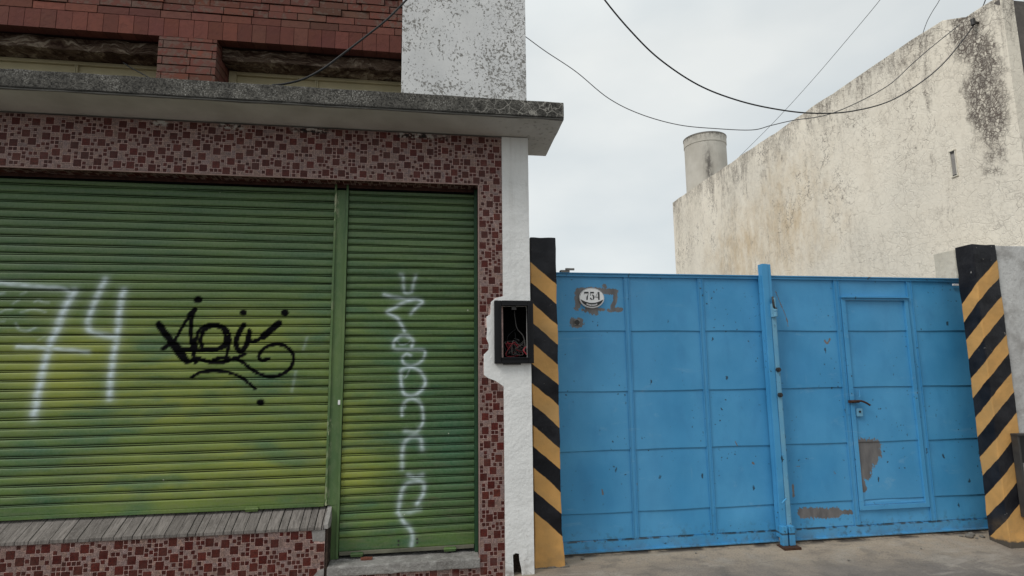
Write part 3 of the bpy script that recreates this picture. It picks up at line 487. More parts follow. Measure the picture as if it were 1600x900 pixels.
# --- mosaic
U = .0157
def mosaic(nu, nv, seed):
    rg = random.Random(seed); occ = [[0]*nv for _ in range(nu)]; out = []
    def free(i, j, w, h): return i >= 0 and j >= 0 and i+w <= nu and j+h <= nv and all(not occ[a][b] for a in range(i, i+w) for b in range(j, j+h))
    def place(i, j, w, h, col):
        for a in range(i, i+w):
            for b in range(j, j+h): occ[a][b] = 1
        out.append((i, j, w, h, col))
    def red(dark=1):
        k = rg.uniform(.7, 1.25)*dark; t = rg.random(); return (.080*k, .010*k+.008*t*k, .007*k+.005*t*k)
    def pink():
        k = rg.uniform(.86, 1.08); t = rg.uniform(-.012, .012); return ((.25+t)*k, .170*k, (.152-t)*k)
    big = []
    for _ in range(nu*nv//3):
        i, j = rg.randrange(-1, nu-2), rg.randrange(-1, nv-2)
        if i < 0 or j < 0 or any(abs(i-a) < 6 and abs(j-b) < 6 and (abs(i-a)+abs(j-b)) < 7 for a, b in big): continue
        if free(i, j, 4, 4): place(i, j, 4, 4, red()); big.append((i, j))
    for _ in range(int(nu*nv*.24)):
        i, j = rg.randrange(nu), rg.randrange(nv)
        if rg.random() < .35 and free(i, j, 2, 4): place(i, j, 2, 2, red(.8)); place(i, j+2, 2, 2, red(.8))
        elif rg.random() < .3 and free(i, j, 4, 2): place(i, j, 2, 2, red(.8)); place(i+2, j, 2, 2, red(.8))
        elif free(i, j, 2, 2): place(i, j, 2, 2, red(.8))
    order = [(i, j) for i in range(nu) for j in range(nv)]
    for i, j in order:
        if occ[i][j]: continue
        for w, h in rg.sample([(4, 4), (4, 2), (2, 4), (3, 2), (2, 3), (2, 2), (2, 2)], 7)+[(2, 1), (1, 2), (1, 1)]:
            if free(i, j, w, h): place(i, j, w, h, pink()); break
    return out
def lay(mb, org, uv, vv, W, H, seed, skip=None):
    o, u, v = Vector(org), Vector(uv), Vector(vv); nrm = u.cross(v); nu, nv = int(round(W/U)), int(round(H/U)); su, sv = W/nu, H/nv
    rg = random.Random(seed+99)
    for i, j, w_, h_, c in mosaic(nu, nv, seed):
        g = (.0030 if w_ == 2 else .0034) if c[1] < .06 else .0015
        a0, a1, b0, b1 = i*su+g, (i+w_)*su-g, j*sv+g, (j+h_)*sv-g
        if skip and skip(o+u*(a0+a1)/2+v*(b0+b1)/2): continue
        t = .0016+rg.uniform(-.0004, .0006); tl = rg.uniform(-.0004, .0004)
        p = [o+u*a+v*b+nrm*(t+(tl if a == a0 else -tl)) for a, b in ((a0, b0), (a1, b0), (a1, b1), (a0, b1))]
        q = [o+u*a+v*b for a, b in ((a0-g*.3, b0-g*.3), (a1+g*.3, b0-g*.3), (a1+g*.3, b1+g*.3), (a0-g*.3, b1+g*.3))]
        mb.face(p, c)
        for k in range(4): mb.face([q[k], q[(k+1) % 4], p[(k+1) % 4], p[k]], tuple(x*.8 for x in c))
GR = (.50, .35, .32)
def clad(name, rects, label=None):
    mb = MB()
    for (x0, x1, z0, z1, sd_, sk) in rects:
        mb.box(x0, x1, FY+.0001, FY+.0118, z0, z1, GR); lay(mb, (x0, FY, z0), (1, 0, 0), (0, 0, 1), x1-x0, z1-z0, sd_, sk)
    o = mb.build(name, TILE, shop)
    if label: o['label'] = label
    return o
def inpoly(p, poly):
    x, z = p.x, p.z; c = False
    for (x1, z1), (x2, z2) in zip(poly, poly[1:]+poly[:1]):
        if (z1 > z) != (z2 > z) and x < (x2-x1)*(z-z1)/(z2-z1)+x1: c = not c
    return c
clad('tile_band', [(XL, .660, 3.172, 3.598, 11, None)])
clad('tile_pier', [(.462, .660, -.03, 3.1715, 12, lambda p: inpoly(p, PATCH) and p.z > 1.47)])
clad('tile_dado', [(-5.3, -.712, -.03, .415, 13, lambda p: (p.x > -.80 and (p.z > .33 or p.z < .10+.05*math.sin(p.x*40)))), (-.7118, .4618, -.03, .078, 14, lambda p: p.z > .06 and p.x < -.6)])
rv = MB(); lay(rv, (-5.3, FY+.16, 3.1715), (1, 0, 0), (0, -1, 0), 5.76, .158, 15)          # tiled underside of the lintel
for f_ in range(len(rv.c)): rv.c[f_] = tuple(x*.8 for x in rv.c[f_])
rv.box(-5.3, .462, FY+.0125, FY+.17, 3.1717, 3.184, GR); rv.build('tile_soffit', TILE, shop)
tr = MB().box(.4535, .4618, FY-.003, FY+.012, .08, 3.1715).box(XL, .4618, FY-.003, FY+.0118, 3.1636, 3.1714).build('tile_edge_trim', PINKTRIM, shop)
# dado block behind its end, with grey mortar where tiles are gone
mb = MB().box(-.7105, -.690, FY+.004, 5.19, -.2, .425).build('dado_end', BROWN, shop, bevel=.004); roughen(mb, .04, .004, 12)
mt0 = MB().prism([(-.80, .335), (-.775, .34), (-.74, .33), (-.712, .335), (-.712, .416), (-.81, .416)], FY-.0025, FY+.001).build('mortar_patch', MORTAR, shop)
mt = MB().prism([(-.86, -.03), (-.83, .07), (-.79, .085), (-.75, .13), (-.712, .14), (-.712, -.03)], FY-.0025, FY+.001).build('mortar_patch', MORTAR, shop)
# sloping sill of weathered planks
mb = MB(); x = -5.3; rg = random.Random(3)
while x < -.735:
    w_ = rg.uniform(.05, .095); x1 = min(x+w_, -.722); k = rg.uniform(.75, 1.2); c = (.205*k, .185*k, .170*k); dz = rg.uniform(-.003, .003)
    g_ = rg.uniform(.0012, .004)
    pts = [(FY-.012+rg.uniform(-.003, .003), .418), (FY-.012, .440+dz), (4.945, .548+dz), (4.945, .43)]
    mb.prism(pts, x+g_, x1-g_, 'x', c); x = x1
sill = mb.build('sloping_sill', WOOD, shop, bevel=.002)
MB().box(-5.3, -.722, FY+.004, 5.2, .4152, .432).build('sill_bed', MORTAR, shop)
mb = MB().prism([(FY-.004, .42), (FY-.004, .452), (4.93, .562), (4.95, .42)], -.7215, -.690, 'x').build('sill_end', MORTAR, shop); roughen(mb, .02, .006, 20)
# threshold
th = MB().box(-.689, .4605, FY-.022, 5.19, .0785, .150).build('threshold', GRANITE, shop, bevel=.010); roughen(th, .035, .006, 14, only=(.3, .6, 1))
# --- pilaster and its plaster patch round the meter box
pil = MB(); n_ = 60
pil.box(.6605, XE, FY-.004, FY+.0119, -.12, 3.605)
po = pil.build('white_pilaster', WHITE_, shop); roughen(po, .05, .0022, 9, only=(.35, 1, 0))
PP = [(x_+.0, z_) for x_, z_ in PATCH]; PP[0] = (.6604, PP[0][1]); PP[-1] = (.6604, PP[-1][1])
pch = MB().prism(PP, FY-.0045, FY+.004).build('plaster_patch', WHITE_, shop, bevel=.0015)
MB().box(XE-.012, XE+.0015, FY+.0121, 5.599, -.12, 3.605).build('white_side_wall', WHITE_, shop)
hole = MB().prism([(.722, .155), (.745, .168), (.772, .160), (.775, .11), (.790, .04), (.80, -.1), (.735, -.1), (.726, .03)], FY-.030, FY+.0115).build('broken_plaster_hollow', BROWN, shop, bevel=.003)
# make the hollow a real recess: cut the pilaster with a hidden cutter built and applied here
def cut(o, poly, y0, y1):
    c = MB().prism(poly, y0, y1).build('cutter', BROWN); md = o.modifiers.new('cut', 'BOOLEAN'); md.operation = 'DIFFERENCE'; md.object = c; md.solver = 'EXACT'
    dg = bpy.context.evaluated_depsgraph_get(); me = bpy.data.meshes.new_from_object(o.evaluated_get(dg)); o.modifiers.clear(); o.data = me
    bpy.data.objects.remove(c, do_unlink=True)
HP = [(.722, .155), (.745, .168), (.772, .160), (.775, .11), (.790, .04), (.80, -.1), (.735, -.1), (.726, .03)]
bpy.data.objects.remove(hole, do_unlink=True)
cut(po, HP, FY-.05, FY+.03)
bc = [o_ for o_ in shop.children if o_.name == 'wall_core'][0]
cut(bc, HP, FY-.05, FY+.07)
# --- canopy
can = MB().prism([(4.40, 3.646), (4.40, 3.785), (5.12, 3.80), (5.12, 3.606)], XL, 1.135, 'x').build('canopy', FASCIA, shop, bevel=.006)
roughen(can, .06, .0035, 7)
un = MB().prism([(4.404, 3.634), (4.404, 3.6475), (5.115, 3.6075), (5.115, 3.592)], XL, 1.131, 'x').build('canopy_underside', SOFFIT, shop, bevel=.002)
roughen(un, .08, .0035, 5, only=(.6, 1, .6))
# --- upper floor: brick with windows
mb = MB(); rg = random.Random(5); UX0, UX1 = XL, -.205
MORT = (.060, .030, .024)
wins = [(-4.6, -2.145), (-1.70, UX1)]
mb.box(XL, UX1, FY+.018, 5.0, 4.335, 5.3, MORT)
mb.box(XL, -4.6, FY+.018, 5.0, 3.79, 4.335, MORT); mb.box(-2.145+.004, -1.70-.004, FY+.018, 5.35, 3.79, 4.335, MORT)
def bcol(base=(.145, .055, .042)):
    k = rg.uniform(.74, 1.2); t = rg.uniform(-.03, .05)*rg.random(); return ((base[0]+t)*k, base[1]*k+abs(t)*.25, base[2]*k)
x = XL+.03
while x < UX1-.02:                                  # soldier course
    x1 = min(x+.113+rg.uniform(-.003, .003), UX1-.001); mb.box(x+.0018, x1-.0018, FY+rg.uniform(-.0015, .0015), FY+.10, 4.322, 4.478, bcol((.145, .050, .038))); x = x1
z = 4.4815; row = 0
while z < 5.25:
    x = XL + rg.uniform(-.2, 0)
    smooth_ = row == 0; bl = .235
    while x < UX1:
        L = bl if rg.random() < .8 else bl*.5; a, b = max(x+.002, XL), min(x+L-.004, UX1-.001)
        if b-a > .02:
            pr = rg.uniform(-.002, .002) if smooth_ else rg.choice([-.004, .0, .003, .006])+rg.uniform(-.003, .003)
            mb.box(a, b, FY-pr, FY+.10, z+(.0015 if smooth_ else rg.uniform(.004, .008)), z+.0635-rg.uniform(0, .003), bcol(), 0 if smooth_ else 1)
        x += L
    z += .066; row += 1
z = 3.80; rows = 0
while z < 4.30:
    zb, zt = z+.005, min(z+.0655, 4.319)
    for (a, b) in (((-2.145, -1.925), (-1.922, -1.735), (-1.732, -1.70)) if rows % 2 else ((-2.145, -2.11), (-2.107, -1.90), (-1.897, -1.70))):
        mb.box(a+.0015, b-.0015, FY-rg.uniform(-.002, .004), FY+.10, zb, zt, bcol(), 1)
    for k in range(2): mb.box(-1.73, -1.7005, FY+.105+k*.12, FY+.218+k*.12, zb, zt, bcol(), 0)
    for k in range(2): mb.box(-2.1445, -2.11, FY+.105+k*.12, FY+.218+k*.12, zb, zt, bcol(), 0)
    x = XL
    while x < -4.62: mb.box(x+.002, min(x+.23, -4.6), FY-.001, FY+.1, zb, zt, bcol(), 1); x += .234
    z += .0695; rows += 1
br = mb.build('brick_wall', BRICK, shop)
for i, (a, b) in enumerate(wins):
    wd = MB(); a_, b_ = a+.004, b-.004
    wd.box(a_, b_, 5.09, 5.12, 3.80, 4.33); wo_ = wd.build('window', PANEL, shop)
    fr = MB()
    fr.box(a_+.06, b_-.01, 5.062, 5.0895, 4.185, 4.215); fr.box(a_, a_+.06, 5.055, 5.0895, 3.80, 4.215); 
    for q in ((-2.915,) if i == 0 else (-.965,)): fr.box(q-.012, q-.001, 5.066, 5.0894, 3.80, 4.184); fr.box(q+.003, q+.016, 5.066, 5.0894, 3.80, 4.184)
    fr.build('frame', PANEL, wo_, bevel=.002)
    pls = MB(); n_ = 70                       # crumbled plaster hanging under the lintel
    pls.box(a_, b_, 4.88, 5.088, 4.218, 4.319); pb = pls.build('crumbled_plaster', DUSTY, wo_); roughen(pb, .03, .017, 6, seed=i*9, only=(0, 1, .55))
MB().box(XL, UX1, 5.125, 5.58, 3.8, 4.33).build('window_backing', DARKV, shop)
# --- white rendered block at the corner
pw = MB().box(-.2035, XE-.006, FY-.006, 5.0, 3.79, 5.35).build('rendered_corner_wall', PEEL, shop, bevel=.004)
MB().box(.3, XE-.01, 5.0005, 5.6, 3.8, 5.33).build('rendered_side_wall', PEEL, shop)
# --- shutters
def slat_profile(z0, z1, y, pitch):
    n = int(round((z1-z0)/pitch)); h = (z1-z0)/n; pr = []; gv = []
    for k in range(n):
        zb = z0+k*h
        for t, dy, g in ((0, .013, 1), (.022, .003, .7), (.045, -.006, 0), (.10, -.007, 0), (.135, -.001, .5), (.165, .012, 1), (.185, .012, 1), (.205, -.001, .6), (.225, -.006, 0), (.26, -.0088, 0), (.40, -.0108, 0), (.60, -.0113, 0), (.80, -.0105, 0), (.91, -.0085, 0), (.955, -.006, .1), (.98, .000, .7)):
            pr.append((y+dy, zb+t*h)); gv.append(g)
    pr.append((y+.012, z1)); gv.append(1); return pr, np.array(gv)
def shutter(x0, x1, zb, zt, label, bar, step, pitch):
    prof, gv = slat_profile(zb+bar, zt, 4.921, pitch); xs = np.arange(x0, x1+step/2, step); xs[-1] = x1
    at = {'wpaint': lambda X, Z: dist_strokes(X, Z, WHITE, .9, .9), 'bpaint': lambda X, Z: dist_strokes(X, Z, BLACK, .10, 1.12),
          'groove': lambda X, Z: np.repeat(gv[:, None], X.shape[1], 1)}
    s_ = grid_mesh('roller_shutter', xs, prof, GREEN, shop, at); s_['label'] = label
    # slats sag and are knocked about a little
    cv = np.zeros(len(s_.data.vertices)*3, 'f'); s_.data.vertices.foreach_get('co', cv); cv = cv.reshape(-1, 3)
    kk = np.floor((cv[:, 2]-zb-bar)/pitch); cv[:, 2] += .0030*np.sin(cv[:, 0]*1.3+np.floor(kk/3)*1.3)+.0016*np.sin(cv[:, 0]*4.1+kk*2.9); cv[:, 1] += .003*np.sin(cv[:, 0]*2.2+kk*.7)+.0022*np.sin(kk*12.9)+.0015*np.sin(cv[:, 0]*6+kk*3.1)
    s_.data.vertices.foreach_set('co', cv.ravel()); s_.data.update()
    s_.data.polygons.foreach_set('use_smooth', [True]*len(s_.data.polygons))
    zz = np.linspace(zb+.028, zb+bar+.001, 12); pr = [(4.924, zz[0]-.004)]+[(4.914, z_) for z_ in zz]+[(4.93, zz[-1]+.002)]
    bb = grid_mesh('bottom_bar', xs, pr, GREEN, s_, {'wpaint': at['wpaint']})
    lip = MB().box(x0+.003, x1-.003, 4.902, 4.932, zb, zb+.0275).build('bottom_angle', GREEN if bar < .1 else TANG, s_, bevel=.003)
    return s_
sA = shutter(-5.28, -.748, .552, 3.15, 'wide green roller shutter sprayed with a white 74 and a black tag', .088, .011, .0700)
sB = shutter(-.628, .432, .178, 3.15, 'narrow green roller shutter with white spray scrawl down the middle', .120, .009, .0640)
for s_, xb, zb in ((sA, -1.285, .552), (sB, -.49, .178), (sB, .235, .178)):
    MB().box(xb-.045, xb+.045, 4.893, 4.9018, zb-.012, zb+.022).cyl((xb-.05, 4.894, zb+.006), (xb+.05, 4.894, zb+.006), .008, 8).build('lock_bolt', GREEN, s_, bevel=.002)
for xx, zz_ in ((-.172, .262), (-.172, .233), (-.025, .268), (-.025, .241)): MB().cyl((xx, 4.9105, zz_), (xx, 4.9138, zz_), .0075, 10).build('rivet', DSTEEL, sB)
mu = MB().box(-.745, -.632, 4.905, 4.935, .560, 3.17).box(-.705, -.632, 4.908, 4.935, .151, .5598).box(-.7455, -.728, 4.893, 4.9048, .56, 3.17).box(-.650, -.632, 4.893, 4.9048, .16, 3.17).build('shutter_mullion', MULG, shop, bevel=.002)
roughen(mu, .12, .0022, 3)
MB().box(.4345, .4612, 4.890, 4.935, .151, 3.17).build('shutter_jamb', JAMB, shop, bevel=.002)
MB().box(-5.28, .433, 4.896, 4.9035, 3.142, 3.1705).build('lintel_shade_bar', SHADEB, shop); MB().box(-5.28, .433, 4.899, 4.9035, 3.124, 3.1415).build('black_shade_strip', VOIDM, shop)  # brown bar and black strip added; their colour gives the shade above the shutters
MB().box(-5.28, .461, 4.945, 5.18, 3.06, 3.182).build('shutter_drum', DARKV, shop)
MB().box(-.668, -.640, 4.896, 4.9045, 1.335, 1.372).build('mullion_sticker', ENAMEL, shop, bevel=.001)

# ================================================================ meter box on the pilaster
mbx = empty('meter_box', 'open black meter box with loose wires on the white pilaster', 'electrical box')
BX0, BX1, BZ0, BZ1, BYF, BYB = .583, .908, 1.650, 2.168, 4.700, 4.744
hb = MB()
for a in ((BX0, .640, BZ0, BZ1), (.860, BX1, BZ0, BZ1), (.6402, .8598, 2.126, BZ1), (.6402, .8598, BZ0, 1.697)): hb.box(a[0], a[1], BYF, BYB, a[2], a[3])
ho = hb.build('box_frame', BLACKP, mbx, bevel=.006)
hin = MB()
for a in ((.628, .640, 1.69, 2.132), (.860, .872, 1.69, 2.132), (.64, .86, 2.124, 2.136), (.64, .86, 1.688, 1.700)): hin.box(a[0], a[1], BYF-.010, BYF-.0005, a[2], a[3])
hin.build('inner_rim', BLACKP, mbx, bevel=.003)
# recess behind: cut through finishes and core so the box has true depth
def cutbox(o, x0, x1, z0, z1, y0, y1): cut(o, [(x0, z0), (x1, z0), (x1, z1), (x0, z1)], y0, y1)
cutbox(po, .6405, .8595, 1.6985, 2.1225, 4.70, 4.80)
cutbox(pch, .6405, .8595, 1.6985, 2.1225, 4.70, 4.80)
for o_ in shop.children:
    if o_.name == 'wall_core': cutbox(o_, .630, .870, 1.688, 2.133, 4.70, 4.90)
inn = MB(); x0, x1, z0, z1, yb = .640, .860, 1.697, 2.125, 4.865
inn.face([(x0, yb, z0), (x1, yb, z0), (x1, yb, z1), (x0, yb, z1)]); inn.face([(x0, 4.741, z0), (x0, yb, z0), (x0, yb, z1), (x0, 4.741, z1)]); inn.face([(x1, 4.741, z0), (x1, yb, z0), (x1, yb, z1), (x1, 4.741, z1)])
inn.face([(x0, 4.741, z0), (x1, 4.741, z0), (x1, yb, z0), (x0, yb, z0)]); inn.face([(x0, 4.741, z1), (x1, 4.741, z1), (x1, yb, z1), (x0, yb, z1)]); inn.build('box_cavity', VOIDM, mbx)
MB().box(.728, .766, 4.708, 4.72, 2.090, 2.1255).cyl((.747, 4.705, 2.107), (.747, 4.712, 2.107), .007).build('latch', DGREY, mbx, bevel=.002)
MB().box(.655, .80, 4.715, 4.742, 1.640, 1.6495).build('bottom_flange', DGREY, mbx, bevel=.002)
rg = random.Random(21)
for k in range(11):
    p = [(.775+rg.uniform(-.02, .05), 4.80, 2.02-rg.uniform(0, .16))] if k < 3 else [(rg.uniform(.67, .84), 4.79, 1.74+rg.uniform(0, .05))]
    for q in range(5): p.append((.75+rg.uniform(-.085, .095), 4.755+rg.uniform(-.015, .04), 1.77+rg.uniform(-.06, .07)+(.05 if k < 3 and q < 2 else 0)))
    MB().tube(p, .0026 if k % 3 else .0036, 6, 7).build('wire', REDW if k in (4, 8) else GREYWIRE if k % 2 else BLACKP, mbx, smooth=True)
MB().tube([(.850, 4.73, 1.785), (.835, 4.722, 1.775), (.823, 4.72, 1.755), (.838, 4.715, 1.735), (.848, 4.712, 1.722)], .0055, 8).build('wire', REDW, mbx, smooth=True)
MB().tube([(.765, 4.81, 2.09), (.770, 4.80, 2.02), (.785, 4.79, 1.94), (.83, 4.775, 1.88), (.845, 4.76, 1.80), (.835, 4.75, 1.74)], .0045, 8).build('wire', GREYWIRE, mbx, smooth=True)

# ================================================================ striped pillars
def pillar(name, x0, x1, y0, y1, z0, z1, mat, label, flare, seed):
    o = MB().box(x0, x1, y0, y1, z0, z1).build(name, mat, bevel=.010)
    roughen(o, .045, .006, 6, seed=seed)
    for v in o.data.vertices:
        t = max(0, .30-v.co.z)/.3; v.co.x += flare*t*(1 if v.co.x > (x0+x1)/2 else -.3); v.co.y -= .008*t if v.co.y < (y0+y1)/2 else 0
    return tag(o, label, 'pillar', 'striped gate pillars')
pillar('striped_pillar', .924, 1.152, 4.872, 5.30, -.06, 2.750, STR_L, 'black and yellow striped pillar between the white pilaster and the blue gate', .018, 1)
pillar('striped_pillar', 5.275, 5.535, 4.760, 4.952, -.08, 2.762, STR_R, 'black and yellow striped pillar at the far right end of the blue gate', .006, 2)
# crumbled footing under the left pillar
rb = MB().box(.91, 1.20, 4.85, 5.05, -.05, .008).build('pillar_footing', RUBBLE); roughen(rb, .02, .012, 16); tag(rb, 'crumbling dirty footing at the base of the left striped pillar', 'rubble')

# ================================================================ the blue gate
gate = empty('metal_gate', 'wide light blue sheet metal double gate with a wicket door', 'gate')
GY = 5.170
def sheet(x0, x1, z0, z1, parent, tilt=.007, y=GY, lab=None):
    nx = max(4, int((x1-x0)/.008)); nz_ = max(4, int((z1-z0)/.008)); xs = np.linspace(x0, x1, nx); zz = np.linspace(z0, z1, nz_)
    prof = [(y+.004, z0+.0005)]+[(y-tilt*(z1-z_)/(z1-z0), z_) for z_ in zz]
    o = grid_mesh('sheet_panel', xs, prof, BLUE, parent, {'bare': lambda X, Z: dist_strokes(X, Z, BARE, .6, 1.08)})
    cv = np.zeros(len(o.data.vertices)*3, 'f'); o.data.vertices.foreach_get('co', cv); cv = cv.reshape(-1, 3); sx = x0*3.1+z0*5.7
    u = (cv[:, 0]-x0)/(x1-x0); v = (cv[:, 2]-z0)/(z1-z0); env = np.sin(np.pi*np.clip(u, 0, 1))*np.sin(np.pi*np.clip(v, 0, 1))
    cv[:, 1] += env*(.0060*np.sin(cv[:, 0]*5+sx)*np.cos(cv[:, 2]*6+sx*2)+.0014*np.sin(cv[:, 0]*17+cv[:, 2]*9+sx)); cv[:, 2] += (1-v)*(.0022*np.sin(cv[:, 0]*7+sx))
    o.data.vertices.foreach_set('co', cv.ravel()); o.data.polygons.foreach_set('use_smooth', [True]*len(o.data.polygons)); o.data.update(); return o
def rivets(mb, pts, y, r=.006):
    for x_, z_ in pts: mb.cyl((x_, y+.001, z_), (x_, y-.004, z_), r, 8, r2=r*.6)
ROWS = [2.452, 1.943, 1.392, .868, .331, .105]
def leaf(x0, x1, ribs, label):
    fr = MB(); F0 = GY-.020
    fr.box(x0, x1, F0, GY+.03, 2.4525, 2.486); fr.box(x0, x1, F0+.004, GY+.03, .018, .104)
    fr.box(x0, x1, F0-.014, F0-.0002, 2.478, 2.4862)
    fr.box(x0, x1, F0-.018, F0+.0038, .014, .024)
    for a, b in ribs:
        fr.box(a, b, GY-.0095, GY+.02, .1042, 2.4523)
        fr.box(a-.0005, a+.004, GY-.018, GY-.0122, .1042, 2.4523); fr.box(b-.004, b+.0005, GY-.018, GY-.0122, .1042, 2.4523)
        rivets(fr, [((a+b)/2+dx, z_) for z_ in np.arange(.2, 2.4, .148) for dx in (-.018, .018)], GY-.012, .004)
    rivets(fr, [(x_, 2.469) for x_ in np.arange(x0+.1, x1-.05, .17)], F0, .005); rivets(fr, [(x_, .060) for x_ in np.arange(x0+.1, x1-.05, .21)], F0+.004, .005)
    o = fr.build('gate_leaf', BLUE, gate); o['label'] = label; return o
lf = leaf(1.20, 3.262, [(1.868, 1.914), (2.608, 2.654)], 'left leaf with the oval house number plate')
rf_ = leaf(3.352, 5.545, [(4.054, 4.104), (4.876, 4.930)], 'right leaf with the wicket door')
for xa, xb in ((1.20, 1.8675), (1.9145, 2.6075), (2.6545, 3.262)):
    for k in range(5): sheet(xa, xb, ROWS[k+1], ROWS[k]+.004, lf)
for xa, xb in ((3.352, 4.0535), (4.9305, 5.545)):
    for k in range(5): sheet(xa, xb, ROWS[k+1], ROWS[k]+.004, rf_)
sheet(4.1045, 4.8755, 2.285, 2.456, rf_, .003); sheet(4.1045, 4.8755, .105, .243, rf_, .004)
# wicket door
dr = MB(); DY = GY-.022
dr.box(4.116, 4.160, DY, GY+.02, .2435, 2.2845); dr.box(4.826, 4.868, DY, GY+.02, .2435, 2.2845)
dr.box(4.1602, 4.8258, DY, GY+.02, 2.250, 2.2845); dr.box(4.1602, 4.8258, DY, GY+.02, .2435, .285)
dr.box(4.108, 4.876, DY-.020, DY-.0005, 2.2735, 2.2855)
dr.box(4.1602, 4.8258, GY-.010, GY+.004, .288, .300)
rivets(dr, [(4.138, z_) for z_ in np.arange(.33, 2.2, .15)], DY, .004)
door = dr.build('wicket_door', BLUE, gate, bevel=.002)
for k, (a, b) in enumerate(((2.2495, 1.943), (1.943, 1.392), (1.392, .868), (.868, .331), (.331, .286))): sheet(4.1605, 4.8255, b, a+.003 if k else a, door, .006)
hd = MB().box(4.092, 4.205, DY-.012, DY+.002, 1.245, 1.272).cyl((4.105, DY-.020, 1.258), (4.175, DY-.020, 1.258), .012).tube([(4.165, DY-.022, 1.262), (4.205, DY-.034, 1.263), (4.25, DY-.036, 1.247), (4.298, DY-.030, 1.222)], .0095, 8)
hd.build('door_handle', RUST, door)
MB().box(4.172, 4.232, DY-.008, DY+.014, 1.115, 1.190).build('lock_plate', BLUEP, door, bevel=.003)
MB().cyl((4.200, DY-.014, 1.160), (4.200, DY-.002, 1.160), .011, 12).build('keyhole', INK, door)
MB().cyl((4.212, DY-.012, 1.30), (4.216, DY-.012, 1.365), .008, 8).build('latch_stub', BLUE, door)
# centre post with its paler cover strip, latch, lock cylinders and foot
cp = MB().box(3.240, 3.300, 5.080, 5.149, .06, 2.590).box(3.3002, 3.335, 5.086, 5.149, .06, 2.588).box(3.234, 3.2398, 5.10, 5.149, .06, 2.48).build('centre_post', BLUE, gate, bevel=.006)
roughen(cp, .15, .002, 4)
cs = MB().box(3.3055, 3.345, 5.074, 5.0855, .11, 2.10).box(3.3455, 3.352, 5.078, 5.10, .11, 2.10); rivets(cs, [(3.325+dx, z_) for dx, z_ in ((-.01, 1.95), (.008, 1.80), (.012, 1.62), (-.008, 1.18), (.01, .98), (-.01, .79), (.01, .60), (-.01, .42), (.01, .25))], 5.074, .006)
cs.build('post_cover_strip', BLUEP, gate, bevel=.002)['label'] = 'worn pale cover strip'
MB().tube([(3.318, 5.060, 2.265), (3.312, 5.050, 2.22), (3.318, 5.050, 2.165), (3.345, 5.055, 2.15)], .011, 8).build('latch_hook', DSTEEL, gate, smooth=True)
MB().cyl((3.326, 5.058, 2.155), (3.326, 5.058, 2.255), .016).cyl((3.330, 5.060, 2.128), (3.330, 5.060, 2.148), .024).cyl((3.330, 5.060, 2.075), (3.330, 5.060, 2.122), .022).box(3.296, 3.318, 5.05, 5.079, 2.07, 2.20).build('latch_barrel', BLUEP, gate, bevel=.002)
for z_ in (1.573, 1.338): MB().cyl((3.322, 5.050, z_), (3.322, 5.074, z_), .021, 16).cyl((3.325, 5.044, z_), (3.325, 5.0499, z_), .013, 12).build('lock_cylinder', DSTEEL, gate)
MB().box(3.222, 3.274, 5.030, 5.079, .004, .170).box(3.292, 3.346, 5.030, 5.079, .004, .170).build('bolt_housing', BLUE, gate, bevel=.004)
MB().box(3.198, 3.362, 4.975, 5.10, -.05, .0035).build('post_foot', RUST, gate, bevel=.003)
MB().tube([(3.238, 5.03, .37), (3.262, 5.03, .395), (3.285, 5.03, .41)], .008, 8).build('strip_clip', BLUE, gate)
MB().box(1.255, 1.34, 5.13, 5.19, 2.4865, 2.508).cyl((1.30, 5.13, 2.515), (1.385, 5.14, 2.517), .011).build('hinge_lug', MORTAR, gate, bevel=.003)
MB().box(5.405, 5.485, 5.138, 5.149, 2.410, 2.430).build('white_tag', ENAMEL, gate, bevel=.001)
MB().cyl((1.403, 5.150, 2.024), (1.403, 5.170, 2.024), .024, 16).build('doorbell_hole', INK, gate)
MB().box(1.378, 1.428, 5.1515, 5.1645, 1.998, 2.050).build('doorbell_plate', MORTAR, gate, bevel=.002)
# rubble caught under the gate and on the threshold
rg = random.Random(4)
def pebble(name, p, r, mat, label, cat, group=None, sc=(1, 1, .6), seed=0):
    bm = bmesh.new(); bmesh.ops.create_icosphere(bm, subdivisions=2, radius=r)
    for v in bm.verts: v.co = Vector((v.co.x*sc[0], v.co.y*sc[1], v.co.z*sc[2]))*(1+.35*mnoise.noise(v.co*60+Vector((seed, 0, 0))))
    me = bpy.data.meshes.new(name); bm.to_mesh(me); bm.free(); me.materials.append(mat); o = bpy.data.objects.new(name, me); COL.objects.link(o); o.location = p; return tag(o, label, cat, group)
RL = ['largest loose rubble lump in the corner by the right striped pillar', 'rubble piece closest under the gate by the right striped pillar', 'small rubble piece furthest left of the right pillar corner', 'rubble piece touching the left foot of the right striped pillar', 'tiny rubble crumb nearest the street by the right pillar']
for k, (x_, y_, r_) in enumerate(((5.13, 5.02, .035), (5.20, 5.06, .028), (5.07, 5.05, .018), (5.25, 5.00, .022), (5.17, 4.98, .014))):
    pebble('rubble_piece', (x_, y_, gz(x_, y_)+r_*.4), r_, RUBBLE, RL[k], 'rubble', 'rubble in the gate corner', seed=k)
for k, (x_, y_, r_, lb) in enumerate(((1.36, 5.03, .016, 'small stone by the foot of the left striped pillar'), (2.38, 5.02, .010, 'tiny stone on the pavement before the left gate leaf'), (3.62, 4.72, .011, 'pebble on the pavement in front of the gate post foot'), (4.45, 4.85, .009, 'tiny pebble on the pavement below the wicket door'))):
    pebble('stone', (x_, y_, gz(x_, y_)+r_*.4), r_, RUBBLE, lb, 'stone', None, seed=k+9)
sh_ = MB().box(-.455, -.365, 4.838, 4.868, .152, .170).build('broken_tile_shard', REDBR, bevel=.003); roughen(sh_, .02, .004, 30); tag(sh_, 'flat broken red tile shard lying on the shop threshold', 'shard')
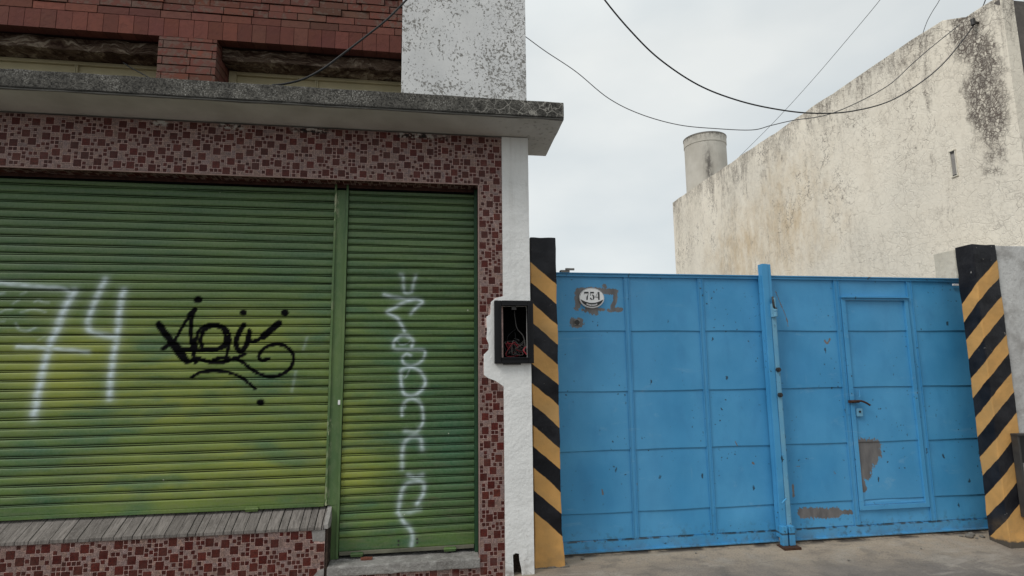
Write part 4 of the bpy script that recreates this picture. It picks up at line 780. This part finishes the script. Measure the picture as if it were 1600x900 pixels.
# ---- house number plate
npl = empty('house_number_plate', 'oval white enamel plate reading 754 on the top left of the blue gate', 'number plate')
PX, PZ, PY = 1.548, 2.250, 5.148
def ell(cx_, cz_, a, b, n=48, t0=0, t1=2*math.pi): return [(cx_+a*math.cos(t0+(t1-t0)*i/n), cz_+b*math.sin(t0+(t1-t0)*i/n)) for i in range(n+(0 if t1-t0 > 6.2 else 1))]
MB().prism(ell(PX, PZ, .120, .094), PY-.004, PY+.016).build('plate', ENAMEL2, npl, bevel=.003)
rim = MB(); A = ell(PX, PZ, .1165, .0905); B_ = ell(PX, PZ, .1148, .0888)
for i in range(48): j = (i+1) % 48; rim.face([(A[i][0], PY-.0056, A[i][1]), (A[j][0], PY-.0056, A[j][1]), (B_[j][0], PY-.0056, B_[j][1]), (B_[i][0], PY-.0056, B_[i][1])])
rim.build('rim_line', INK, npl)
lo = ell(PX, PZ, .108, .083, 30, R(190), R(350)); up = [(x_, PZ-.013-.033*(1-((x_-PX)/.106)**2)) for x_, _ in lo]
cres = MB()
for i in range(30): cres.face([(lo[i][0], PY-.0058, lo[i][1]), (lo[i+1][0], PY-.0058, lo[i+1][1]), (up[i+1][0], PY-.0058, max(up[i+1][1], lo[i+1][1])), (up[i][0], PY-.0058, max(up[i][1], lo[i][1]))])
cres.build('black_band', INK, npl)
lt = MB()                                    # the worn white lettering strip in the band, too small to read
for i in range(17):
    t = R(238+i*3.8); 
    if i == 8: continue
    x_, z_ = PX+.092*math.cos(t), PZ+.0675*math.sin(t); lt.box(x_-.0040, x_+.0040, PY-.0066, PY-.0060, z_-.0065, z_+.0065)
lt.build('band_lettering', ENAMEL, npl)
def numeral(ch, cx_, cz_, h):
    mb = MB(); Y0, Y1 = PY-.0072, PY-.0060; w_ = h*.56
    P = lambda pts: mb.prism([(cx_+x_*w_, cz_+z_*h) for x_, z_ in pts], Y0, Y1)
    if ch == '7':
        P([(-.5, .5), (.5, .5), (.5, .36), (.42, .30), (-.40, .30), (-.44, .18), (-.5, .18)]); P([(.5, .36), (.42, .26), (.02, -.15), (-.06, -.5), (.26, -.5), (.30, -.2)][::-1])
    if ch == '5':
        P([(-.42, .5), (.46, .5), (.40, .30), (-.42, .34)]); P([(-.42, .34), (-.42, .02), (-.33, .02), (-.33, .34)])
        P([(-.05, .12), (.2, .15), (.48, .02), (.55, -.18), (.44, -.38), (.2, -.5), (.08, -.47), (.2, -.32), (.22, -.14), (.16, .02), (-.05, .06)]); P([(-.5, -.25), (-.28, -.22), (-.18, -.34), (-.05, -.44), (.08, -.5), (-.2, -.5), (-.44, -.42)])
    if ch == '4':
        P([(.08, .5), (.42, .5), (.42, -.5), (.08, -.5)]); P([(-.55, -.20), (.07, -.20), (.07, -.14), (-.55, -.14)]); P([(-.55, -.14), (-.47, -.14), (.07, .44), (.07, .5)])
    mb.build('numeral', INK, npl)
numeral('7', PX-.052, PZ+.020, .074); numeral('5', PX+.002, PZ+.020, .074); numeral('4', PX+.056, PZ+.020, .074)

# ================================================================ right: the warehouse
wh = empty('warehouse_building', 'tall windowless building with a long cracked cream wall and mould streaks', 'building')
prof = [(4.765, -.2), (4.765, 5.462), (5.16, 5.470), (5.20, 5.495), (5.44, 5.615), (5.9, 5.630), (12.93, 5.605), (12.93, -.2)]
sw = MB().prism(prof, 6.0, 6.16, 'x').build('side_wall', WALLBIG, wh, bevel=.006); 
from mathutils import noise as mn2
bm = bmesh.new(); bm.from_mesh(sw.data)
for e_ in list(bm.edges): pass
for ax_, vals in (('Y', np.arange(4.9, 12.9, .16)), ('Z', np.arange(4.9, 5.65, .12))):
    for v_ in vals:
        no = Vector((0, 1, 0)) if ax_ == 'Y' else Vector((0, 0, 1)); bmesh.ops.bisect_plane(bm, geom=bm.verts[:]+bm.edges[:]+bm.faces[:], plane_co=no*v_, plane_no=no)
for v in bm.verts:
    if v.co.z > 5.2: v.co.z += mn2.noise(Vector((v.co.y*1.9, 0, 4)))*.022+mn2.noise(Vector((v.co.y*6, v.co.x*4, 4)))*.008; v.co.x += mn2.noise(v.co*5)*.008
bm.to_mesh(sw.data); bm.free()
cp_ = MB().box(6.0005, 11.5, 4.775, 4.95, -.2, 5.43).build('front_wall', DARKREND, wh)
MB().box(6.165, 11.5, 4.952, 12.9, 5.0, 5.2).build('roof_slab', MORTAR, wh); MB().box(6.165, 11.5, 12.75, 12.9, -.2, 4.995).build('back_wall', CREAMW, wh)
vs = MB().box(5.990, 6.001, 5.475, 5.487, 3.74, 4.03).box(5.990, 6.001, 5.54, 5.552, 3.74, 4.03).box(5.985, 6.001, 5.47, 5.555, 4.031, 4.042).box(5.985, 6.001, 5.47, 5.555, 3.727, 3.739)
vs.build('vent_slot', CREAMW, wh, bevel=.002); MB().box(5.998, 6.002, 5.4875, 5.5395, 3.740, 4.03).build('vent_recess', MORTAR, wh); MB().box(5.986, 5.9975, 5.495, 5.532, 4.012, 4.030).build('vent_clip', DSTEEL, wh); MB().box(5.986, 5.9975, 5.495, 5.532, 3.741, 3.752).build('vent_clip', DSTEEL, wh)
MB().cyl((5.93, 5.03, 5.32), (6.001, 5.03, 5.32), .014).cyl((5.935, 5.03, 5.29), (5.935, 5.03, 5.36), .022, 12).build('cable_bracket', DSTEEL, wh)
# tank on the roof
TX, TY, TR = TANK
tk = MB(); prv = [(TR*.99, 5.20), (TR*.99, 6.78), (TR*1.012, 6.785), (TR*1.012, 6.955), (TR*1.03, 6.96), (TR*1.03, 6.99), (TR*.9, 7.0), (0.01, 7.02)]
n_ = 48
for i in range(n_):
    a, b = 2*math.pi*i/n_, 2*math.pi*(i+1)/n_
    for (r0, z0), (r1, z1) in zip(prv[:-1], prv[1:]):
        tk.face([(TX+r0*math.cos(a), TY+r0*math.sin(a), z0), (TX+r0*math.cos(b), TY+r0*math.sin(b), z0), (TX+r1*math.cos(b), TY+r1*math.sin(b), z1), (TX+r1*math.cos(a), TY+r1*math.sin(a), z1)])
def mat_tank():
    m = M('weathered_tank_render', .9, .2); o = m.xyz(); n = m.noise(2.5, 5); sp = m.noise(16, 5, .7, stretch=(1, 1, .5))
    c = m.mix(m.rng(n, .35, .68), (.58, .55, .49), (.46, .43, .375))
    st = m.rng(m.math('ABSOLUTE', m.math('SUBTRACT', o['X'], TX-.17)), .02, .12, 1, 0); st = m.math('MULTIPLY', st, m.rng(o['Z'], 6.85, 6.3, 0, 1))
    c = m.mix(m.math('MULTIPLY', st, m.rng(sp, .42, .56, .2, .9)), c, (.12, .11, .10))
    c = m.mix(m.math('MULTIPLY', m.rng(o['Z'], 6.80, 6.95, 0, .7), m.rng(sp, .46, .6)), c, (.12, .11, .10)); c = m.mix(m.rng(o['Z'], 6.960, 6.966, 0, .8), c, (.09, .08, .075))
    m.bump(sp, .4, .02); return m.done(c)
tag(tk.build('water_tank', mat_tank(), smooth=False), 'round pale rendered water tank with a dark streak, standing above the long cream wall', 'water tank')
# low boundary wall right of the pillar, block behind the pillar, dark metal cabinet
lw = MB().box(5.541, 8.2, 4.790, 4.94, -.2, 2.762).build('boundary_wall', GREYW, bevel=.006); roughen(lw, .12, .005, 5); tag(lw, 'low grey white rendered wall right of the right striped pillar', 'wall')
st_ = MB().box(5.540, 5.86, 5.215, 5.46, -.2, 2.805).build('masonry_block', CREAMW, bevel=.008); roughen(st_, .08, .006, 5); tag(st_, 'cream rendered block rising behind the blue gate, beside the right striped pillar', 'wall')
cb = empty('utility_cabinet', 'open dark metal cabinet at the foot of the low wall by the right pillar', 'cabinet')
k_ = MB(); X0, X1, Z0, Z1, Y0, Y1 = 5.425, 5.86, .24, .945, 4.690, 4.755
k_.box(X0, X0+.02, Y0, Y1, Z0, Z1); k_.box(X1-.02, X1, Y0, Y1, Z0, Z1); k_.box(X0-.004, X1+.004, Y0-.006, Y1, Z1+.0002, Z1+.018); k_.box(X0, X1, Y0, Y1, Z0-.02, Z0-.0002); k_.box(X0+.0202, X1-.0202, Y1-.008, Y1, Z0, Z1)
k_.build('cabinet_shell', DGREY, cb, bevel=.003); MB().box(X0+.0205, X1-.0205, Y0+.01, Y0+.022, Z0+.005, .70).build('lower_panel', MORTAR, cb, bevel=.002)['label'] = 'grey brown lower panel'
MB().box(X0+.0205, X1-.0205, Y0+.04, Y0+.052, .705, Z1-.004).build('dark_opening', INK, cb)
# ---------------------------------------------------------------- cables
def cable(pts, r, mat, label): tag(MB().tube(pts, r, 8, 8).build('overhead_cable', mat, smooth=True), label, 'cable')
cable(CAB_A, .0058, CABLE, 'thick black cable sagging across the sky to the corner of the cream wall')
cable(CAB_B, .0046, CABLEG, 'thinner grey cable sagging lowest from the shop corner to the cream wall bracket')
cable(CAB_C, .0036, CABLEG, 'thin straight grey cable slanting across the sky down to the cream wall top')
cable(CAB_D, .0036, CABLEG, 'short thin cable rising from the cream wall top near its highest end')
cable(CAB_E, .0085, CABLE, 'thick black cable curving across the brick wall down onto the canopy')
cable(CAB_F, .0055, CABLE, 'short thin black cable end in front of the left beige window')
